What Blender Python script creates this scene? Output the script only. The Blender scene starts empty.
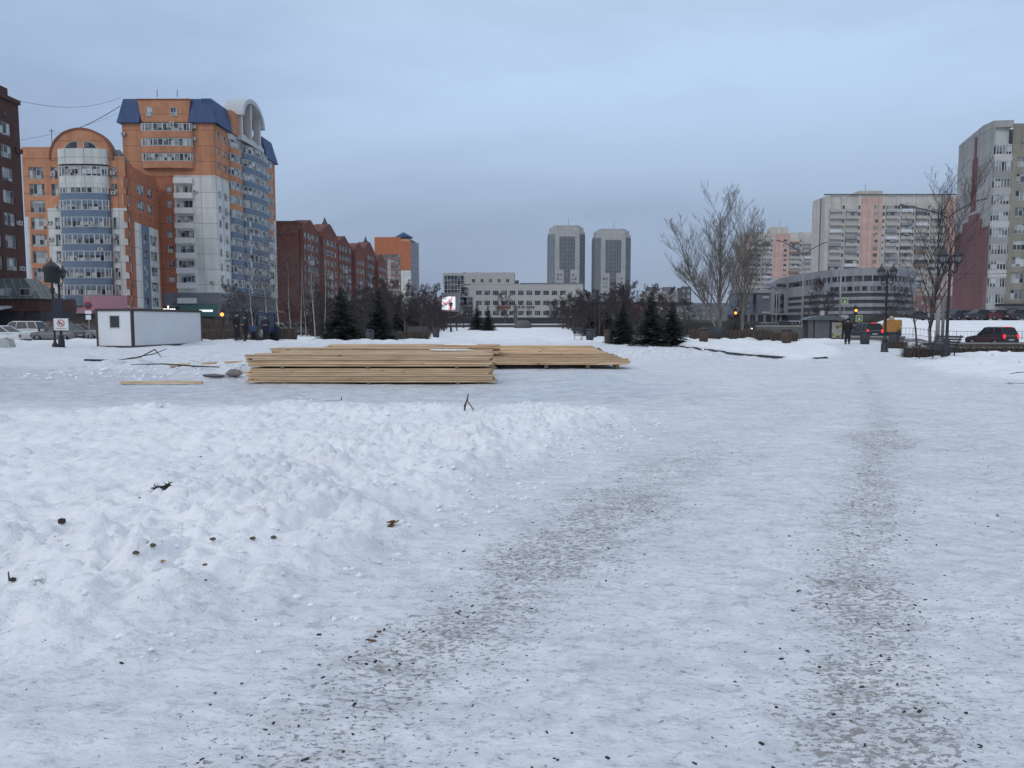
import bpy, math, random
import numpy as np
from math import sin, cos, pi, radians as rad
from mathutils import Vector, Matrix
random.seed(7)
SC = bpy.context.scene
COL = SC.collection

# ---------------------------------------------------------------- camera
CAMZ, PITCH, FPX = 1.6, rad(4.62), 769.0
cam = bpy.data.cameras.new('camera'); cam.sensor_width = 36.0; cam.lens = 36.0*FPX/1024
cam.clip_start = 0.05; cam.clip_end = 9000
cam_o = bpy.data.objects.new('camera', cam); COL.objects.link(cam_o)
cam_o.location = (0, 0, CAMZ); cam_o.rotation_euler = (pi/2-PITCH, 0, 0)
SC.camera = cam_o

# ---------------------------------------------------------------- world, sun, exposure
SUN_EL, SUN_AZ = rad(32), rad(215)        # sun behind the camera to the left, veiled by overcast
w = bpy.data.worlds.new('World'); SC.world = w; w.use_nodes = True
nt = w.node_tree; nt.nodes.clear()
def N(t, **k):
    n = nt.nodes.new(t)
    for a, b in k.items(): setattr(n, a, b)
    return n
out = N('ShaderNodeOutputWorld'); bg = N('ShaderNodeBackground'); bg.inputs[1].default_value = 0.1
sky = N('ShaderNodeTexSky', sky_type='NISHITA', sun_disc=False, sun_elevation=SUN_EL, sun_rotation=SUN_AZ)
tc = N('ShaderNodeTexCoord'); sep = N('ShaderNodeSeparateXYZ'); nt.links.new(tc.outputs['Generated'], sep.inputs[0])
ramp = N('ShaderNodeValToRGB'); cr = ramp.color_ramp; cr.interpolation = 'EASE'
for i, (p, c) in enumerate([(0.0, (.265, .33, .45)), (.10, (.29, .37, .51)), (.30, (.42, .555, .755)), (.50, (.52, .63, .80)), (1.0, (.80, .86, .94))]):
    e = cr.elements[i] if i < 2 else cr.elements.new(p)
    e.position = p; e.color = (*c, 1)
mp = N('ShaderNodeMapping'); mp.inputs['Scale'].default_value = (.7, .7, 2.2); mp.inputs['Rotation'].default_value = (0, .35, .2)
no = N('ShaderNodeTexNoise'); no.inputs['Scale'].default_value = 1.5; no.inputs['Detail'].default_value = 7; no.inputs['Roughness'].default_value = .56; no.inputs['Distortion'].default_value = .35
nt.links.new(tc.outputs['Generated'], mp.inputs[0]); nt.links.new(mp.outputs[0], no.inputs['Vector'])
nt.links.new(sep.outputs['Z'], ramp.inputs[0])
r2 = N('ShaderNodeValToRGB'); r2.color_ramp.elements[0].position = .38; r2.color_ramp.elements[1].position = .64
r2.color_ramp.elements[0].color = (.82, .82, .86, 1); r2.color_ramp.elements[1].color = (1.16, 1.16, 1.14, 1)
nt.links.new(no.outputs[0], r2.inputs[0])
mul = N('ShaderNodeMixRGB', blend_type='MULTIPLY'); mul.inputs[0].default_value = 1
nt.links.new(ramp.outputs[0], mul.inputs[1]); nt.links.new(r2.outputs[0], mul.inputs[2])
sc10 = N('ShaderNodeVectorMath', operation='SCALE'); sc10.inputs['Scale'].default_value = 10.0
nt.links.new(mul.outputs[0], sc10.inputs[0])
mix = N('ShaderNodeMixRGB'); mix.inputs[0].default_value = .95
nt.links.new(sky.outputs[0], mix.inputs[1]); nt.links.new(sc10.outputs[0], mix.inputs[2])
nt.links.new(mix.outputs[0], bg.inputs[0]); nt.links.new(bg.outputs[0], out.inputs[0])

sl = bpy.data.lights.new('sun', 'SUN'); sl.energy = 0.8; sl.angle = rad(35); sl.color = (1, .96, .90)
so = bpy.data.objects.new('sun', sl); COL.objects.link(so)
sd = Vector((sin(SUN_AZ)*cos(SUN_EL), cos(SUN_AZ)*cos(SUN_EL), sin(SUN_EL)))
so.rotation_euler = sd.to_track_quat('Z', 'Y').to_euler(); so.location = (0, 0, 80)
SC.view_settings.view_transform = 'Standard'; SC.view_settings.look = 'None'
SC.view_settings.exposure = 0.10; SC.view_settings.gamma = 1.0; SC.view_settings.use_curve_mapping = False
SC.cycles.max_bounces = 5; SC.cycles.volume_bounces = 0
SC.cycles.volume_step_rate = 4
SC.cycles.use_denoising = True

# ---------------------------------------------------------------- pixel helpers (where a thing stands)
def at(px, py, Y):
    u, v = (px-512)/FPX, (384-py)/FPX
    dx, dy, dz = u, cos(PITCH)+v*sin(PITCH), -sin(PITCH)+v*cos(PITCH)
    t = Y/dy
    return Vector((dx*t, Y, CAMZ+dz*t))
def gp(px, py, z=0.0):
    u, v = (px-512)/FPX, (384-py)/FPX
    dx, dy, dz = u, cos(PITCH)+v*sin(PITCH), -sin(PITCH)+v*cos(PITCH)
    t = (z-CAMZ)/dz
    return Vector((dx*t, dy*t, z))
REF = [322]
def xat(px, Y): return at(px, REF[0], Y).x
def zat(py, Y): return at(512, py, Y).z

# ---------------------------------------------------------------- materials
MATS = {}
def M(name, rgb, rough=.8, var=.12, scale=3.0, metal=0.0, bump=0.0, bscale=None, emit=0.0, rnd=0.0, spec=.5, seams=None, stretch=None):
    if name in MATS: return MATS[name]
    m = bpy.data.materials.new(name); m.use_nodes = True
    t = m.node_tree; b = t.nodes['Principled BSDF']
    b.inputs['Roughness'].default_value = rough; b.inputs['Metallic'].default_value = metal
    b.inputs['Specular IOR Level'].default_value = spec
    c = t.nodes.new('ShaderNodeTexCoord')
    src = c.outputs['Object']
    if stretch:
        mpp = t.nodes.new('ShaderNodeMapping'); mpp.inputs['Scale'].default_value = stretch
        t.links.new(src, mpp.inputs[0]); src = mpp.outputs[0]
    n = t.nodes.new('ShaderNodeTexNoise'); n.inputs['Scale'].default_value = scale; n.inputs['Detail'].default_value = 6
    n.inputs['Roughness'].default_value = .65
    t.links.new(src, n.inputs['Vector'])
    mr = t.nodes.new('ShaderNodeMapRange'); mr.inputs[1].default_value = .3; mr.inputs[2].default_value = .7
    mr.inputs[3].default_value = 1-var; mr.inputs[4].default_value = 1+var
    t.links.new(n.outputs[0], mr.inputs[0])
    fac = mr.outputs[0]
    if rnd:
        oi = t.nodes.new('ShaderNodeObjectInfo'); m2 = t.nodes.new('ShaderNodeMapRange')
        m2.inputs[3].default_value = 1-rnd; m2.inputs[4].default_value = 1+rnd
        t.links.new(oi.outputs['Random'], m2.inputs[0])
        mm = t.nodes.new('ShaderNodeMath'); mm.operation = 'MULTIPLY'
        t.links.new(fac, mm.inputs[0]); t.links.new(m2.outputs[0], mm.inputs[1]); fac = mm.outputs[0]
    if seams:
        m3 = t.nodes.new('ShaderNodeMapping'); m3.inputs['Scale'].default_value = (.55, .55, .045); t.links.new(c.outputs['Object'], m3.inputs[0])
        n3 = t.nodes.new('ShaderNodeTexNoise'); n3.inputs['Scale'].default_value = 1.6; n3.inputs['Detail'].default_value = 5; t.links.new(m3.outputs[0], n3.inputs['Vector'])
        q3 = t.nodes.new('ShaderNodeMapRange'); q3.inputs[1].default_value = .35; q3.inputs[2].default_value = .62; q3.inputs[3].default_value = .84; q3.inputs[4].default_value = 1.05; t.links.new(n3.outputs[0], q3.inputs[0])
        k3 = t.nodes.new('ShaderNodeMath'); k3.operation = 'MULTIPLY'; t.links.new(fac, k3.inputs[0]); t.links.new(q3.outputs[0], k3.inputs[1]); fac = k3.outputs[0]
    if seams:                       # panel joints / brick courses: (width, height, joint, darkness)
        sp = t.nodes.new('ShaderNodeSeparateXYZ'); t.links.new(c.outputs['Object'], sp.inputs[0])
        ad = t.nodes.new('ShaderNodeMath'); ad.operation = 'ADD'; t.links.new(sp.outputs[0], ad.inputs[0]); t.links.new(sp.outputs[1], ad.inputs[1])
        cb = t.nodes.new('ShaderNodeCombineXYZ'); t.links.new(ad.outputs[0], cb.inputs[0]); t.links.new(sp.outputs[2], cb.inputs[1])
        br = t.nodes.new('ShaderNodeTexBrick'); br.offset = seams[4] if len(seams) > 4 else 0
        br.inputs['Scale'].default_value = 1; br.inputs['Brick Width'].default_value = seams[0]; br.inputs['Row Height'].default_value = seams[1]
        br.inputs['Mortar Size'].default_value = seams[2]; br.inputs['Mortar Smooth'].default_value = .1
        br.inputs['Color1'].default_value = (1, 1, 1, 1); br.inputs['Color2'].default_value = (.9, .9, .9, 1)
        br.inputs['Mortar'].default_value = (seams[3],)*3+(1,)
        t.links.new(cb.outputs[0], br.inputs['Vector'])
        mm = t.nodes.new('ShaderNodeMath'); mm.operation = 'MULTIPLY'
        t.links.new(fac, mm.inputs[0]); t.links.new(br.outputs['Color'], mm.inputs[1]); fac = mm.outputs[0]
    vm = t.nodes.new('ShaderNodeVectorMath'); vm.operation = 'SCALE'; vm.inputs[0].default_value = rgb
    t.links.new(fac, vm.inputs['Scale']); t.links.new(vm.outputs[0], b.inputs['Base Color'])
    if bump:
        bp = t.nodes.new('ShaderNodeBump'); bp.inputs['Strength'].default_value = bump; bp.inputs['Distance'].default_value = .03
        n2 = t.nodes.new('ShaderNodeTexNoise'); n2.inputs['Scale'].default_value = bscale or scale*4; n2.inputs['Detail'].default_value = 4
        t.links.new(src, n2.inputs['Vector']); t.links.new(n2.outputs[0], bp.inputs['Height']); t.links.new(bp.outputs[0], b.inputs['Normal'])
    if emit:
        b.inputs['Emission Color'].default_value = (*rgb, 1); b.inputs['Emission Strength'].default_value = emit
    MATS[name] = m; return m

def pane_mat(name, dark, light, cell, frac, rough=.12, spec=.5):
    m = bpy.data.materials.new(name); m.use_nodes = True; t = m.node_tree; b = t.nodes['Principled BSDF']
    g = t.nodes.new('ShaderNodeNewGeometry'); s = t.nodes.new('ShaderNodeVectorMath'); s.operation = 'SCALE'; s.inputs['Scale'].default_value = 1/cell
    f = t.nodes.new('ShaderNodeVectorMath'); f.operation = 'FLOOR'
    wn = t.nodes.new('ShaderNodeTexWhiteNoise'); wn.noise_dimensions = '3D'
    t.links.new(g.outputs['Position'], s.inputs[0]); t.links.new(s.outputs[0], f.inputs[0]); t.links.new(f.outputs[0], wn.inputs['Vector'])
    r = t.nodes.new('ShaderNodeValToRGB'); r.color_ramp.interpolation = 'LINEAR'
    r.color_ramp.elements[0].position = 1-frac-.25; r.color_ramp.elements[0].color = (*dark, 1)
    r.color_ramp.elements[1].position = 1; r.color_ramp.elements[1].color = (*light, 1)
    t.links.new(wn.outputs[0], r.inputs[0]); t.links.new(r.outputs[0], b.inputs['Base Color'])
    b.inputs['Roughness'].default_value = rough; b.inputs['Specular IOR Level'].default_value = spec
    return m
PANE = pane_mat('window_glass', (.02, .024, .028), (.50, .52, .52), .8, .62, .2)
PANE_DARK = pane_mat('dark_window_glass', (.014, .017, .022), (.13, .14, .15), 1.1, .3, .15)
PANE_FAR = pane_mat('far_window_glass', (.05, .055, .06), (.42, .42, .41), 1.5, .45, .4)

WHITEF = M('white_window_frame', (.47, .48, .48), .6, .08)
ORANGE = M('orange_brick', (.50, .228, .125), .9, .14, .6, seams=(60, 3.0, .07, .55))
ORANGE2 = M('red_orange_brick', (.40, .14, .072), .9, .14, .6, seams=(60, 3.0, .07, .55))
WPANEL = M('white_wall_panel', (.62, .63, .60), .85, .08, .35, seams=(3.2, 3.0, .05, .45))
BLUEP = M('blue_grey_panel', (.125, .175, .24), .8, .10, .6)
BROWNB = M('dark_brown_brick', (.085, .038, .030), .95, .22, .8, seams=(.5, .16, .02, .75, .5))
REDB = M('red_brown_brick', (.19, .062, .042), .95, .2, .4)
REDB2 = M('dull_brown_brick', (.145, .052, .04), .95, .25, .5)
BLUEROOF = M('blue_metal_roof', (.010, .052, .16), .6, .12, .6, seams=(.8, 60, .06, .6))
CREAMW = None
GREYW = M('grey_render_wall', (.16, .17, .19), .85, .12, .5)
DARKW = M('dark_shop_front', (.022, .022, .026), .5, .3, .6)
SNOWM = M('roof_snow', (.78, .81, .86), .9, .04, 2)
BLACKM = M('black_painted_iron', (.012, .014, .018), .45, .2, 6)
CONC = M('weathered_concrete', (.27, .26, .25), .9, .2, 1.5, bump=.3)
METAL = M('galvanised_steel', (.28, .29, .30), .55, .12, 3, metal=.5)

# ---------------------------------------------------------------- mesh builder
class MB:
    def __init__(s): s.v, s.f, s.m, s.sm = [], [], [], []
    def add(s, vs, fs, mi=0, smooth=False):
        o = len(s.v); s.v += [tuple(p) for p in vs]
        for f in fs: s.f.append(tuple(o+i for i in f)); s.m.append(mi); s.sm.append(smooth)
        return s
    def hexa(s, p, mi=0):   # p: 4 bottom ccw, 4 top ccw
        return s.add(p, [(3, 2, 1, 0), (4, 5, 6, 7), (0, 1, 5, 4), (1, 2, 6, 5), (2, 3, 7, 6), (3, 0, 4, 7)], mi)
    def box(s, x0, x1, y0, y1, z0, z1, mi=0):
        return s.hexa([(x0, y0, z0), (x1, y0, z0), (x1, y1, z0), (x0, y1, z0), (x0, y0, z1), (x1, y0, z1), (x1, y1, z1), (x0, y1, z1)], mi)
    def tube(s, a, b, r0, r1=None, n=6, mi=0, cap=True):
        a, b = Vector(a), Vector(b); r1 = r0 if r1 is None else r1
        d = (b-a); 
        if d.length < 1e-6: return s
        d.normalize(); q = d.to_track_quat('Z', 'Y')
        vs = []
        for c, r in ((a, r0), (b, r1)):
            for i in range(n):
                t = 2*pi*i/n; vs.append(c+q@Vector((r*cos(t), r*sin(t), 0)))
        fs = [(i, (i+1) % n, n+(i+1) % n, n+i) for i in range(n)]
        if cap: fs += [tuple(range(n))[::-1], tuple(range(n, 2*n))]
        return s.add(vs, fs, mi, True if n > 4 else False)
    def path(s, pts, rs, n=6, mi=0):
        for i in range(len(pts)-1): s.tube(pts[i], pts[i+1], rs[i], rs[i+1], n, mi)
        return s
    def lathe(s, prof, c=(0, 0, 0), n=12, mi=0, sq=1.0):
        vs = []; cx, cy, cz = c
        for r, z in prof:
            for i in range(n):
                t = 2*pi*i/n; vs.append((cx+r*cos(t), cy+r*sin(t)*sq, cz+z))
        fs = []
        for k in range(len(prof)-1):
            for i in range(n):
                fs.append((k*n+i, k*n+(i+1) % n, (k+1)*n+(i+1) % n, (k+1)*n+i))
        fs.append(tuple(range(n))[::-1]); fs.append(tuple(range((len(prof)-1)*n, len(prof)*n)))
        return s.add(vs, fs, mi, True)
    def prism(s, poly, fn0, fn1, mi=0):      # poly list of 2d points, fn maps to 3d at each end
        n = len(poly); vs = [fn0(p) for p in poly]+[fn1(p) for p in poly]
        fs = [tuple(range(n))[::-1], tuple(range(n, 2*n))]+[(i, (i+1) % n, n+(i+1) % n, n+i) for i in range(n)]
        return s.add(vs, fs, mi)
    def mesh(s, name, mats):
        me = bpy.data.meshes.new(name); me.from_pydata(s.v, [], s.f)
        for m in (mats if isinstance(mats, (list, tuple)) else [mats]): me.materials.append(m)
        me.polygons.foreach_set('material_index', s.m); me.polygons.foreach_set('use_smooth', s.sm); me.update()
        return me
    def build(s, name, mats, parent=None, loc=None):
        o = bpy.data.objects.new(name, s.mesh(name, mats)); COL.objects.link(o)
        if parent: o.parent = parent
        if loc: o.location = loc
        return o

def tag(o, label=None, cat=None, group=None, kind=None):
    if label: o['label'] = label
    if cat: o['category'] = cat
    if group: o['group'] = group
    if kind: o['kind'] = kind
    return o
def empty(name, loc, rz=0, label=None, cat=None, group=None):
    o = bpy.data.objects.new(name, None); COL.objects.link(o); o.location = loc; o.rotation_euler = (0, 0, rz)
    o.empty_display_size = .3
    return tag(o, label, cat, group)
def copy_tree(o, parent=None):
    c = o.copy(); COL.objects.link(c)
    if parent: c.parent = parent
    for ch in list(o.children): copy_tree(ch, c)
    return c
def inst(name, me, parent, loc=(0, 0, 0), rz=0):
    o = bpy.data.objects.new(name, me); COL.objects.link(o); o.parent = parent; o.location = loc; o.rotation_euler = (0, 0, rz)
    return o

# ---------------------------------------------------------------- noise and terrain
_rs = np.random.RandomState(3); _P = _rs.permutation(4096); _G = _rs.uniform(0, 2*pi, 4096)
_GX, _GY = np.cos(_G), np.sin(_G)
def pn(x, y, seed=0):
    x = np.asarray(x, float); y = np.asarray(y, float)
    xi = np.floor(x).astype(np.int64); yi = np.floor(y).astype(np.int64); fx, fy = x-xi, y-yi
    def g(ix, iy, dx, dy):
        h = _P[(_P[(ix+seed*131) & 4095]+iy) & 4095]; return _GX[h]*dx+_GY[h]*dy
    u, v = fx*fx*fx*(fx*(fx*6-15)+10), fy*fy*fy*(fy*(fy*6-15)+10)
    a, b = g(xi, yi, fx, fy), g(xi+1, yi, fx-1, fy); c, d = g(xi, yi+1, fx, fy-1), g(xi+1, yi+1, fx-1, fy-1)
    return ((a+(b-a)*u)+((c+(d-c)*u)-(a+(b-a)*u))*v)*1.5
def fbm(x, y, s, o=4, seed=0, r=.5):
    t = 0; a = 1; f = 1/s
    for k in range(o): t = t+a*pn(x*f+k*17.3, y*f-k*9.1, seed+k); a *= r; f *= 2.03
    return t
def bil(x, y, s, o=3, seed=0, r=.5):
    t = 0; a = 1; f = 1/s
    for k in range(o): t = t+a*(np.abs(pn(x*f+k*7.7, y*f+k*3.1, seed+k))*1.7); a *= r; f *= 2.1
    return t
def crust(x, y, s, seed=0, sharp=.25):
    """broken crust: jittered cells, each at its own height and tilt, parted by cracks"""
    x = np.asarray(x, float)/s; y = np.asarray(y, float)/s; xi = np.floor(x).astype(np.int64); yi = np.floor(y).astype(np.int64)
    f1 = np.full(x.shape, 9.); f2 = np.full(x.shape, 9.); hv = np.zeros(x.shape)
    for i in (-1, 0, 1):
        for j in (-1, 0, 1):
            h = _P[(_P[(xi+i+seed*57) & 4095]+yi+j) & 4095]; a = h/4096.; b = _P[(h+71) & 4095]/4096.; c = _P[(h+333) & 4095]/4096.; d = _P[(h+777) & 4095]/4096.
            dx = x-(xi+i+.15+.7*a); dy = y-(yi+j+.15+.7*b); r = dx*dx+dy*dy; v = c+(d-.5)*dx*1.1+(a-.5)*dy*1.1
            m = r < f1; f2 = np.where(m, f1, np.minimum(f2, r)); hv = np.where(m, v, hv); f1 = np.where(m, r, f1)
    e = np.sqrt(f2)-np.sqrt(f1); return hv*np.clip(e/sharp, 0, 1)
def sstep(a, b, x):
    t = np.clip((x-a)/(b-a), 0, 1); return t*t*(3-2*t)
def polysd(x, y, poly):      # signed distance, positive inside
    d = np.full(np.shape(x), 1e9); ins = np.zeros(np.shape(x), bool); n = len(poly)
    for i in range(n):
        ax, ay = poly[i]; bx, by = poly[(i+1) % n]; ex, ey = bx-ax, by-ay
        t = np.clip(((x-ax)*ex+(y-ay)*ey)/(ex*ex+ey*ey), 0, 1)
        d = np.minimum(d, np.hypot(x-ax-t*ex, y-ay-t*ey))
        c = ((ay > y) != (by > y)) & (x < (bx-ax)*(y-ay)/((by-ay) if by != ay else 1e-9)+ax)
        ins ^= c
    return np.where(ins, d, -d)
def linesd(x, y, pts):
    d = np.full(np.shape(x), 1e9)
    for (ax, ay), (bx, by) in zip(pts[:-1], pts[1:]):
        ex, ey = bx-ax, by-ay; t = np.clip(((x-ax)*ex+(y-ay)*ey)/(ex*ex+ey*ey+1e-9), 0, 1)
        d = np.minimum(d, np.hypot(x-ax-t*ex, y-ay-t*ey))
    return d
G2 = lambda px, py, z=0: tuple(gp(px, py, z)[:2])
BANK = [G2(-260, 740), G2(60, 680), G2(200, 645), G2(335, 606), G2(430, 542), G2(520, 478), G2(600, 446), G2(645, 424), G2(640, 408, .1), G2(560, 400, .15),
        G2(480, 397, .25), G2(380, 396, .25), G2(250, 396, .25), G2(120, 396, .25), G2(0, 404, .25), (-16, 13.5), (-18, 6)]
ISLE = [(10.4, 52), (10.9, 31), (11.8, 30.2), (14.5, 33), (19, 44), (21, 56), (12, 58)]
RBANK = [G2(890, 366), G2(960, 378), G2(1040, 388), (28, 20), (60, 30), (60, 34.5), (30, 34), (17.5, 33.2)]
CLODS = [G2(140, 372), G2(200, 381), G2(247, 380), (-7.2, 22), (-7.6, 27), (-13, 27), (-15, 24)]
def masks(x, y):
    n1 = fbm(x, y, 1.3, 3, 5)*.28+fbm(x, y, .35, 2, 8)*.10
    bank = sstep(-.05, .9, polysd(x, y, BANK)+n1)
    isle = sstep(0, .6, polysd(x, y, ISLE)+n1*.3)
    rb = sstep(-.2, 1.6, polysd(x, y, RBANK)+n1)
    cl = sstep(-.2, .8, polysd(x, y, CLODS)+n1)
    return bank, isle, rb, cl
def height(x, y):
    x = np.asarray(x, float); y = np.asarray(y, float)
    bank, isle, rb, cl = masks(x, y)
    near = np.exp(-np.maximum(y-30, 0)/40)
    h = .010*fbm(x, y, .9, 3, 1)+.007*fbm(x, y*.7, .16, 3, 2)+.03*fbm(x, y, 5, 2, 3)*sstep(2, 20, y)
    wx, wy = x+.06*fbm(x, y, .3, 2, 51), y+.06*fbm(x, y, .3, 2, 52)
    lump = .085*bil(x, y, 1.1, 2, 11)+.085*crust(wx, wy, .42, 1)+.060*crust(wx, wy, .19, 2)+.036*crust(wx, wy, .085, 3)+.02*fbm(x, y, .12, 3, 13)
    patch = sstep(-.15, .45, fbm(x, y, 1.5, 2, 77))
    lump = lump*(.45+.55*patch)
    # the bank is roughest along its edges, trampled on top
    edge = bank*(1-.62*sstep(1.6, 3.4, polysd(x, y, BANK)))*(1-.45*sstep(9, 14, y))*(1+.12*sstep(6.5, 4.5, y)*sstep(-1, -2, x))
    h = h+bank*.10+edge*lump*1.0+bank*(.046*crust(wx, wy, .23, 5)+.030*crust(wx, wy, .11, 7)+.022*fbm(x, y, .25, 3, 62))+(1-bank)*sstep(2, 3, 16-y)*.010*crust(wx, wy, .10, 6)-.06*bank*sstep(.35, .8, fbm(x, y, .32, 2, 21))
    h = h+isle*(.10+.08*bil(x, y, 1.0, 3, 14)+.05*crust(x, y, .5, 10))
    h = h+rb*(.02+.15*bil(x, y, 2.2, 3, 15)*sstep(13, 19, x)+.11*crust(x, y, .8, 8)+.07*crust(x, y, .4, 9)+.04*fbm(x, y, .3, 2, 16))
    h = h+cl*(.05+.20*bil(x, y, .8, 3, 17))
    # plaza field beyond the road, ridge of shovelled snow along the far side
    fld = sstep(28, 33, y+fbm(x, y, 6, 2, 6))*(1-sstep(70, 90, y))
    h = h+fld*.10*bil(x, y, 2.5, 3, 18)*(1-sstep(-3, 0, x-3)*0.3)
    rid = np.exp(-((y-(56+.06*x+2*fbm(x, y, 20, 1, 9)))/2.6)**2)
    h = h+rid*(.05+.20*bil(x, y, 3, 2, 19))
    rd2 = np.exp(-((y-36-1.5*fbm(x, y, 9, 1, 4))/1.6)**2)*sstep(4.2, 6, x)*(1-sstep(8.5, 10, x))
    h = h+rd2*.18*(.5+bil(x, y, .9, 2, 23))
    # right road lies lower, the bank behind it climbs to the parking
    xr = sstep(26, 36, x)
    h = h-.36*sstep(0, 1.6, x-16.6-.55*np.clip(y-33.5, 0, 60))*sstep(33.3, 35.2, y)*(1-sstep(150, 200, y))
    h = h+xr*(-.25*sstep(52, 62, y)+2.4*sstep(82, 98, y)*sstep(.42, .50, x/np.maximum(y, 1)))
    # avenue far away climbs gently to the steps
    h = h+sstep(90, 150, y)*.5*(1-sstep(14, 22, np.abs(x)))
    far = sstep(300, 600, y)
    return h*(1-far)
def H(x, y): return float(height(np.array([x]), np.array([y]))[0])

def axis(a0, d0, r, lim):
    v = [a0]; d = d0
    while v[-1] < lim: v.append(v[-1]+d); d *= r
    return v
xs = axis(3.0, .026, 1.0135, 2500); xs = [-q for q in xs[::-1]]+list(np.arange(-2.975, 2.98, .026))+xs
ys = [-q for q in axis(-1.6, .15, 1.25, 900)[::-1]]+axis(1.7, .02, 1.004, 19)+axis(19.12, .09, 1.02, 3500)
X, Y = np.meshgrid(np.array(xs), np.array(ys))
Z = height(X, Y)
nx, ny = len(xs), len(ys)
co = np.stack([X, Y, Z], -1).reshape(-1, 3).astype(np.float32)
i = np.arange(ny-1)[:, None]*nx+np.arange(nx-1)[None, :]
fa = np.stack([i, i+1, i+nx+1, i+nx], -1).reshape(-1, 4).astype(np.int32)
me = bpy.data.meshes.new('snow_ground'); me.vertices.add(len(co)); me.vertices.foreach_set('co', co.ravel())
me.loops.add(fa.size); me.loops.foreach_set('vertex_index', fa.ravel()); me.polygons.add(len(fa))
me.polygons.foreach_set('loop_start', np.arange(0, fa.size, 4, dtype=np.int32))
me.polygons.foreach_set('use_smooth', np.ones(len(fa), bool))
me.update(calc_edges=True)
# real dirt and packed ice: where wheels and feet have gone
T1 = [G2(260, 790), G2(330, 730), G2(410, 665), G2(480, 620), G2(560, 555), G2(650, 486), G2(715, 440), G2(770, 410), G2(810, 385)]
T2 = [G2(905, 800), G2(870, 720), G2(862, 640), G2(856, 560), G2(868, 490), G2(882, 440), G2(880, 405), G2(865, 372), G2(850, 360)]
T3 = [G2(1010, 800), G2(1010, 600), G2(1005, 520), G2(970, 450), G2(930, 410)]
bank, isle, rb, cl = masks(X, Y)
wob = fbm(X, Y, .8, 3, 31)*.12
d1, d2, d3 = linesd(X, Y, T1)+wob, linesd(X, Y, T2)+wob, linesd(X, Y, T3)+wob
dirt = .95*np.exp(-(d1/(.30+.035*Y))**2)*(1-.75*sstep(5.5, 11, Y))*(.66+.34*sstep(-.35, .35, fbm(X, Y, 1.2, 3, 33)))+.85*np.exp(-(d2/.32)**2)*(1-.35*sstep(8, 14, Y))*(.70+.30*sstep(-.35, .35, fbm(X, Y, 1.0, 3, 34)))+.28*np.exp(-(d3/.4)**2)*(.3+.7*sstep(-.2, .4, fbm(X, Y, 1.3, 2, 35)))
dirt += .75*np.exp(-(((X-gp(880, 440).x)/.55)**2+((Y-gp(880, 440).y)/.7)**2))
dirt *= (1-.85*np.maximum(bank, rb))
inter = sstep(0, .6, d1)*0+np.where((X > gp(480, 620).x), .26, .12)
dirt = np.clip(dirt+inter*(1-bank)*sstep(30, 12, Y), 0, 1)
road = sstep(14.2, 16, Y+fbm(X, Y, 1.5, 2, 40)*.6)*(1-sstep(26.5, 28.5, Y+fbm(X, Y, 3, 2, 41)*1.2))*(1-cl)*(1-bank)*(1-rb)*sstep(6, 2.5, X)
path = (1-np.maximum(bank, rb))*(1-isle)
mid = sstep(27, 31, Y)*(1-sstep(34, 40, Y))*sstep(-15, -8, -X-0)
ice = np.clip(.44*path*(1-sstep(50, 60, Y))+.38*road+.0*mid, 0, 1)
dirt = np.clip(dirt+.30*road*sstep(-.2, .4, fbm(X, Y, 1.2, 3, 91)), 0, 1)
asph = np.zeros_like(X)
# the street beyond the square, brown slush on asphalt
asph = np.maximum(asph, sstep(24, 30, X)*sstep(54, 57, Y)*(1-sstep(80, 83, Y)))
asph = np.maximum(asph, sstep(60, 64, Y+.25*X+6)*(1-sstep(92, 96, Y+.25*X+6))*sstep(-20, -30, X)*0+sstep(64, 68, Y)*(1-sstep(88, 92, Y))*sstep(-29, -34, X))
asph = np.maximum(asph, sstep(11, 15, X-.02*Y)*sstep(72, 76, Y)*(1-sstep(150, 154, Y))*(1-sstep(.42, .48, X/np.maximum(Y, 1))*sstep(82, 84, Y)))
soil = sstep(0, .5, X-16.6-.55*np.clip(Y-33.5, 0, 60)+.35*fbm(X, Y, 1.2, 3, 88))*sstep(33.4, 34.0, Y+.3*fbm(X, Y, 1.5, 2, 89))*(1-sstep(54, 56.5, Y))
asph = np.maximum(asph, sstep(165, 190, Y)*.55)
for nm, arr in (('dirt', dirt), ('ice', ice), ('asphalt', asph), ('soil', soil)):
    at_ = me.attributes.new(nm, 'FLOAT', 'POINT'); at_.data.foreach_set('value', arr.ravel().astype(np.float32))

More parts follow.
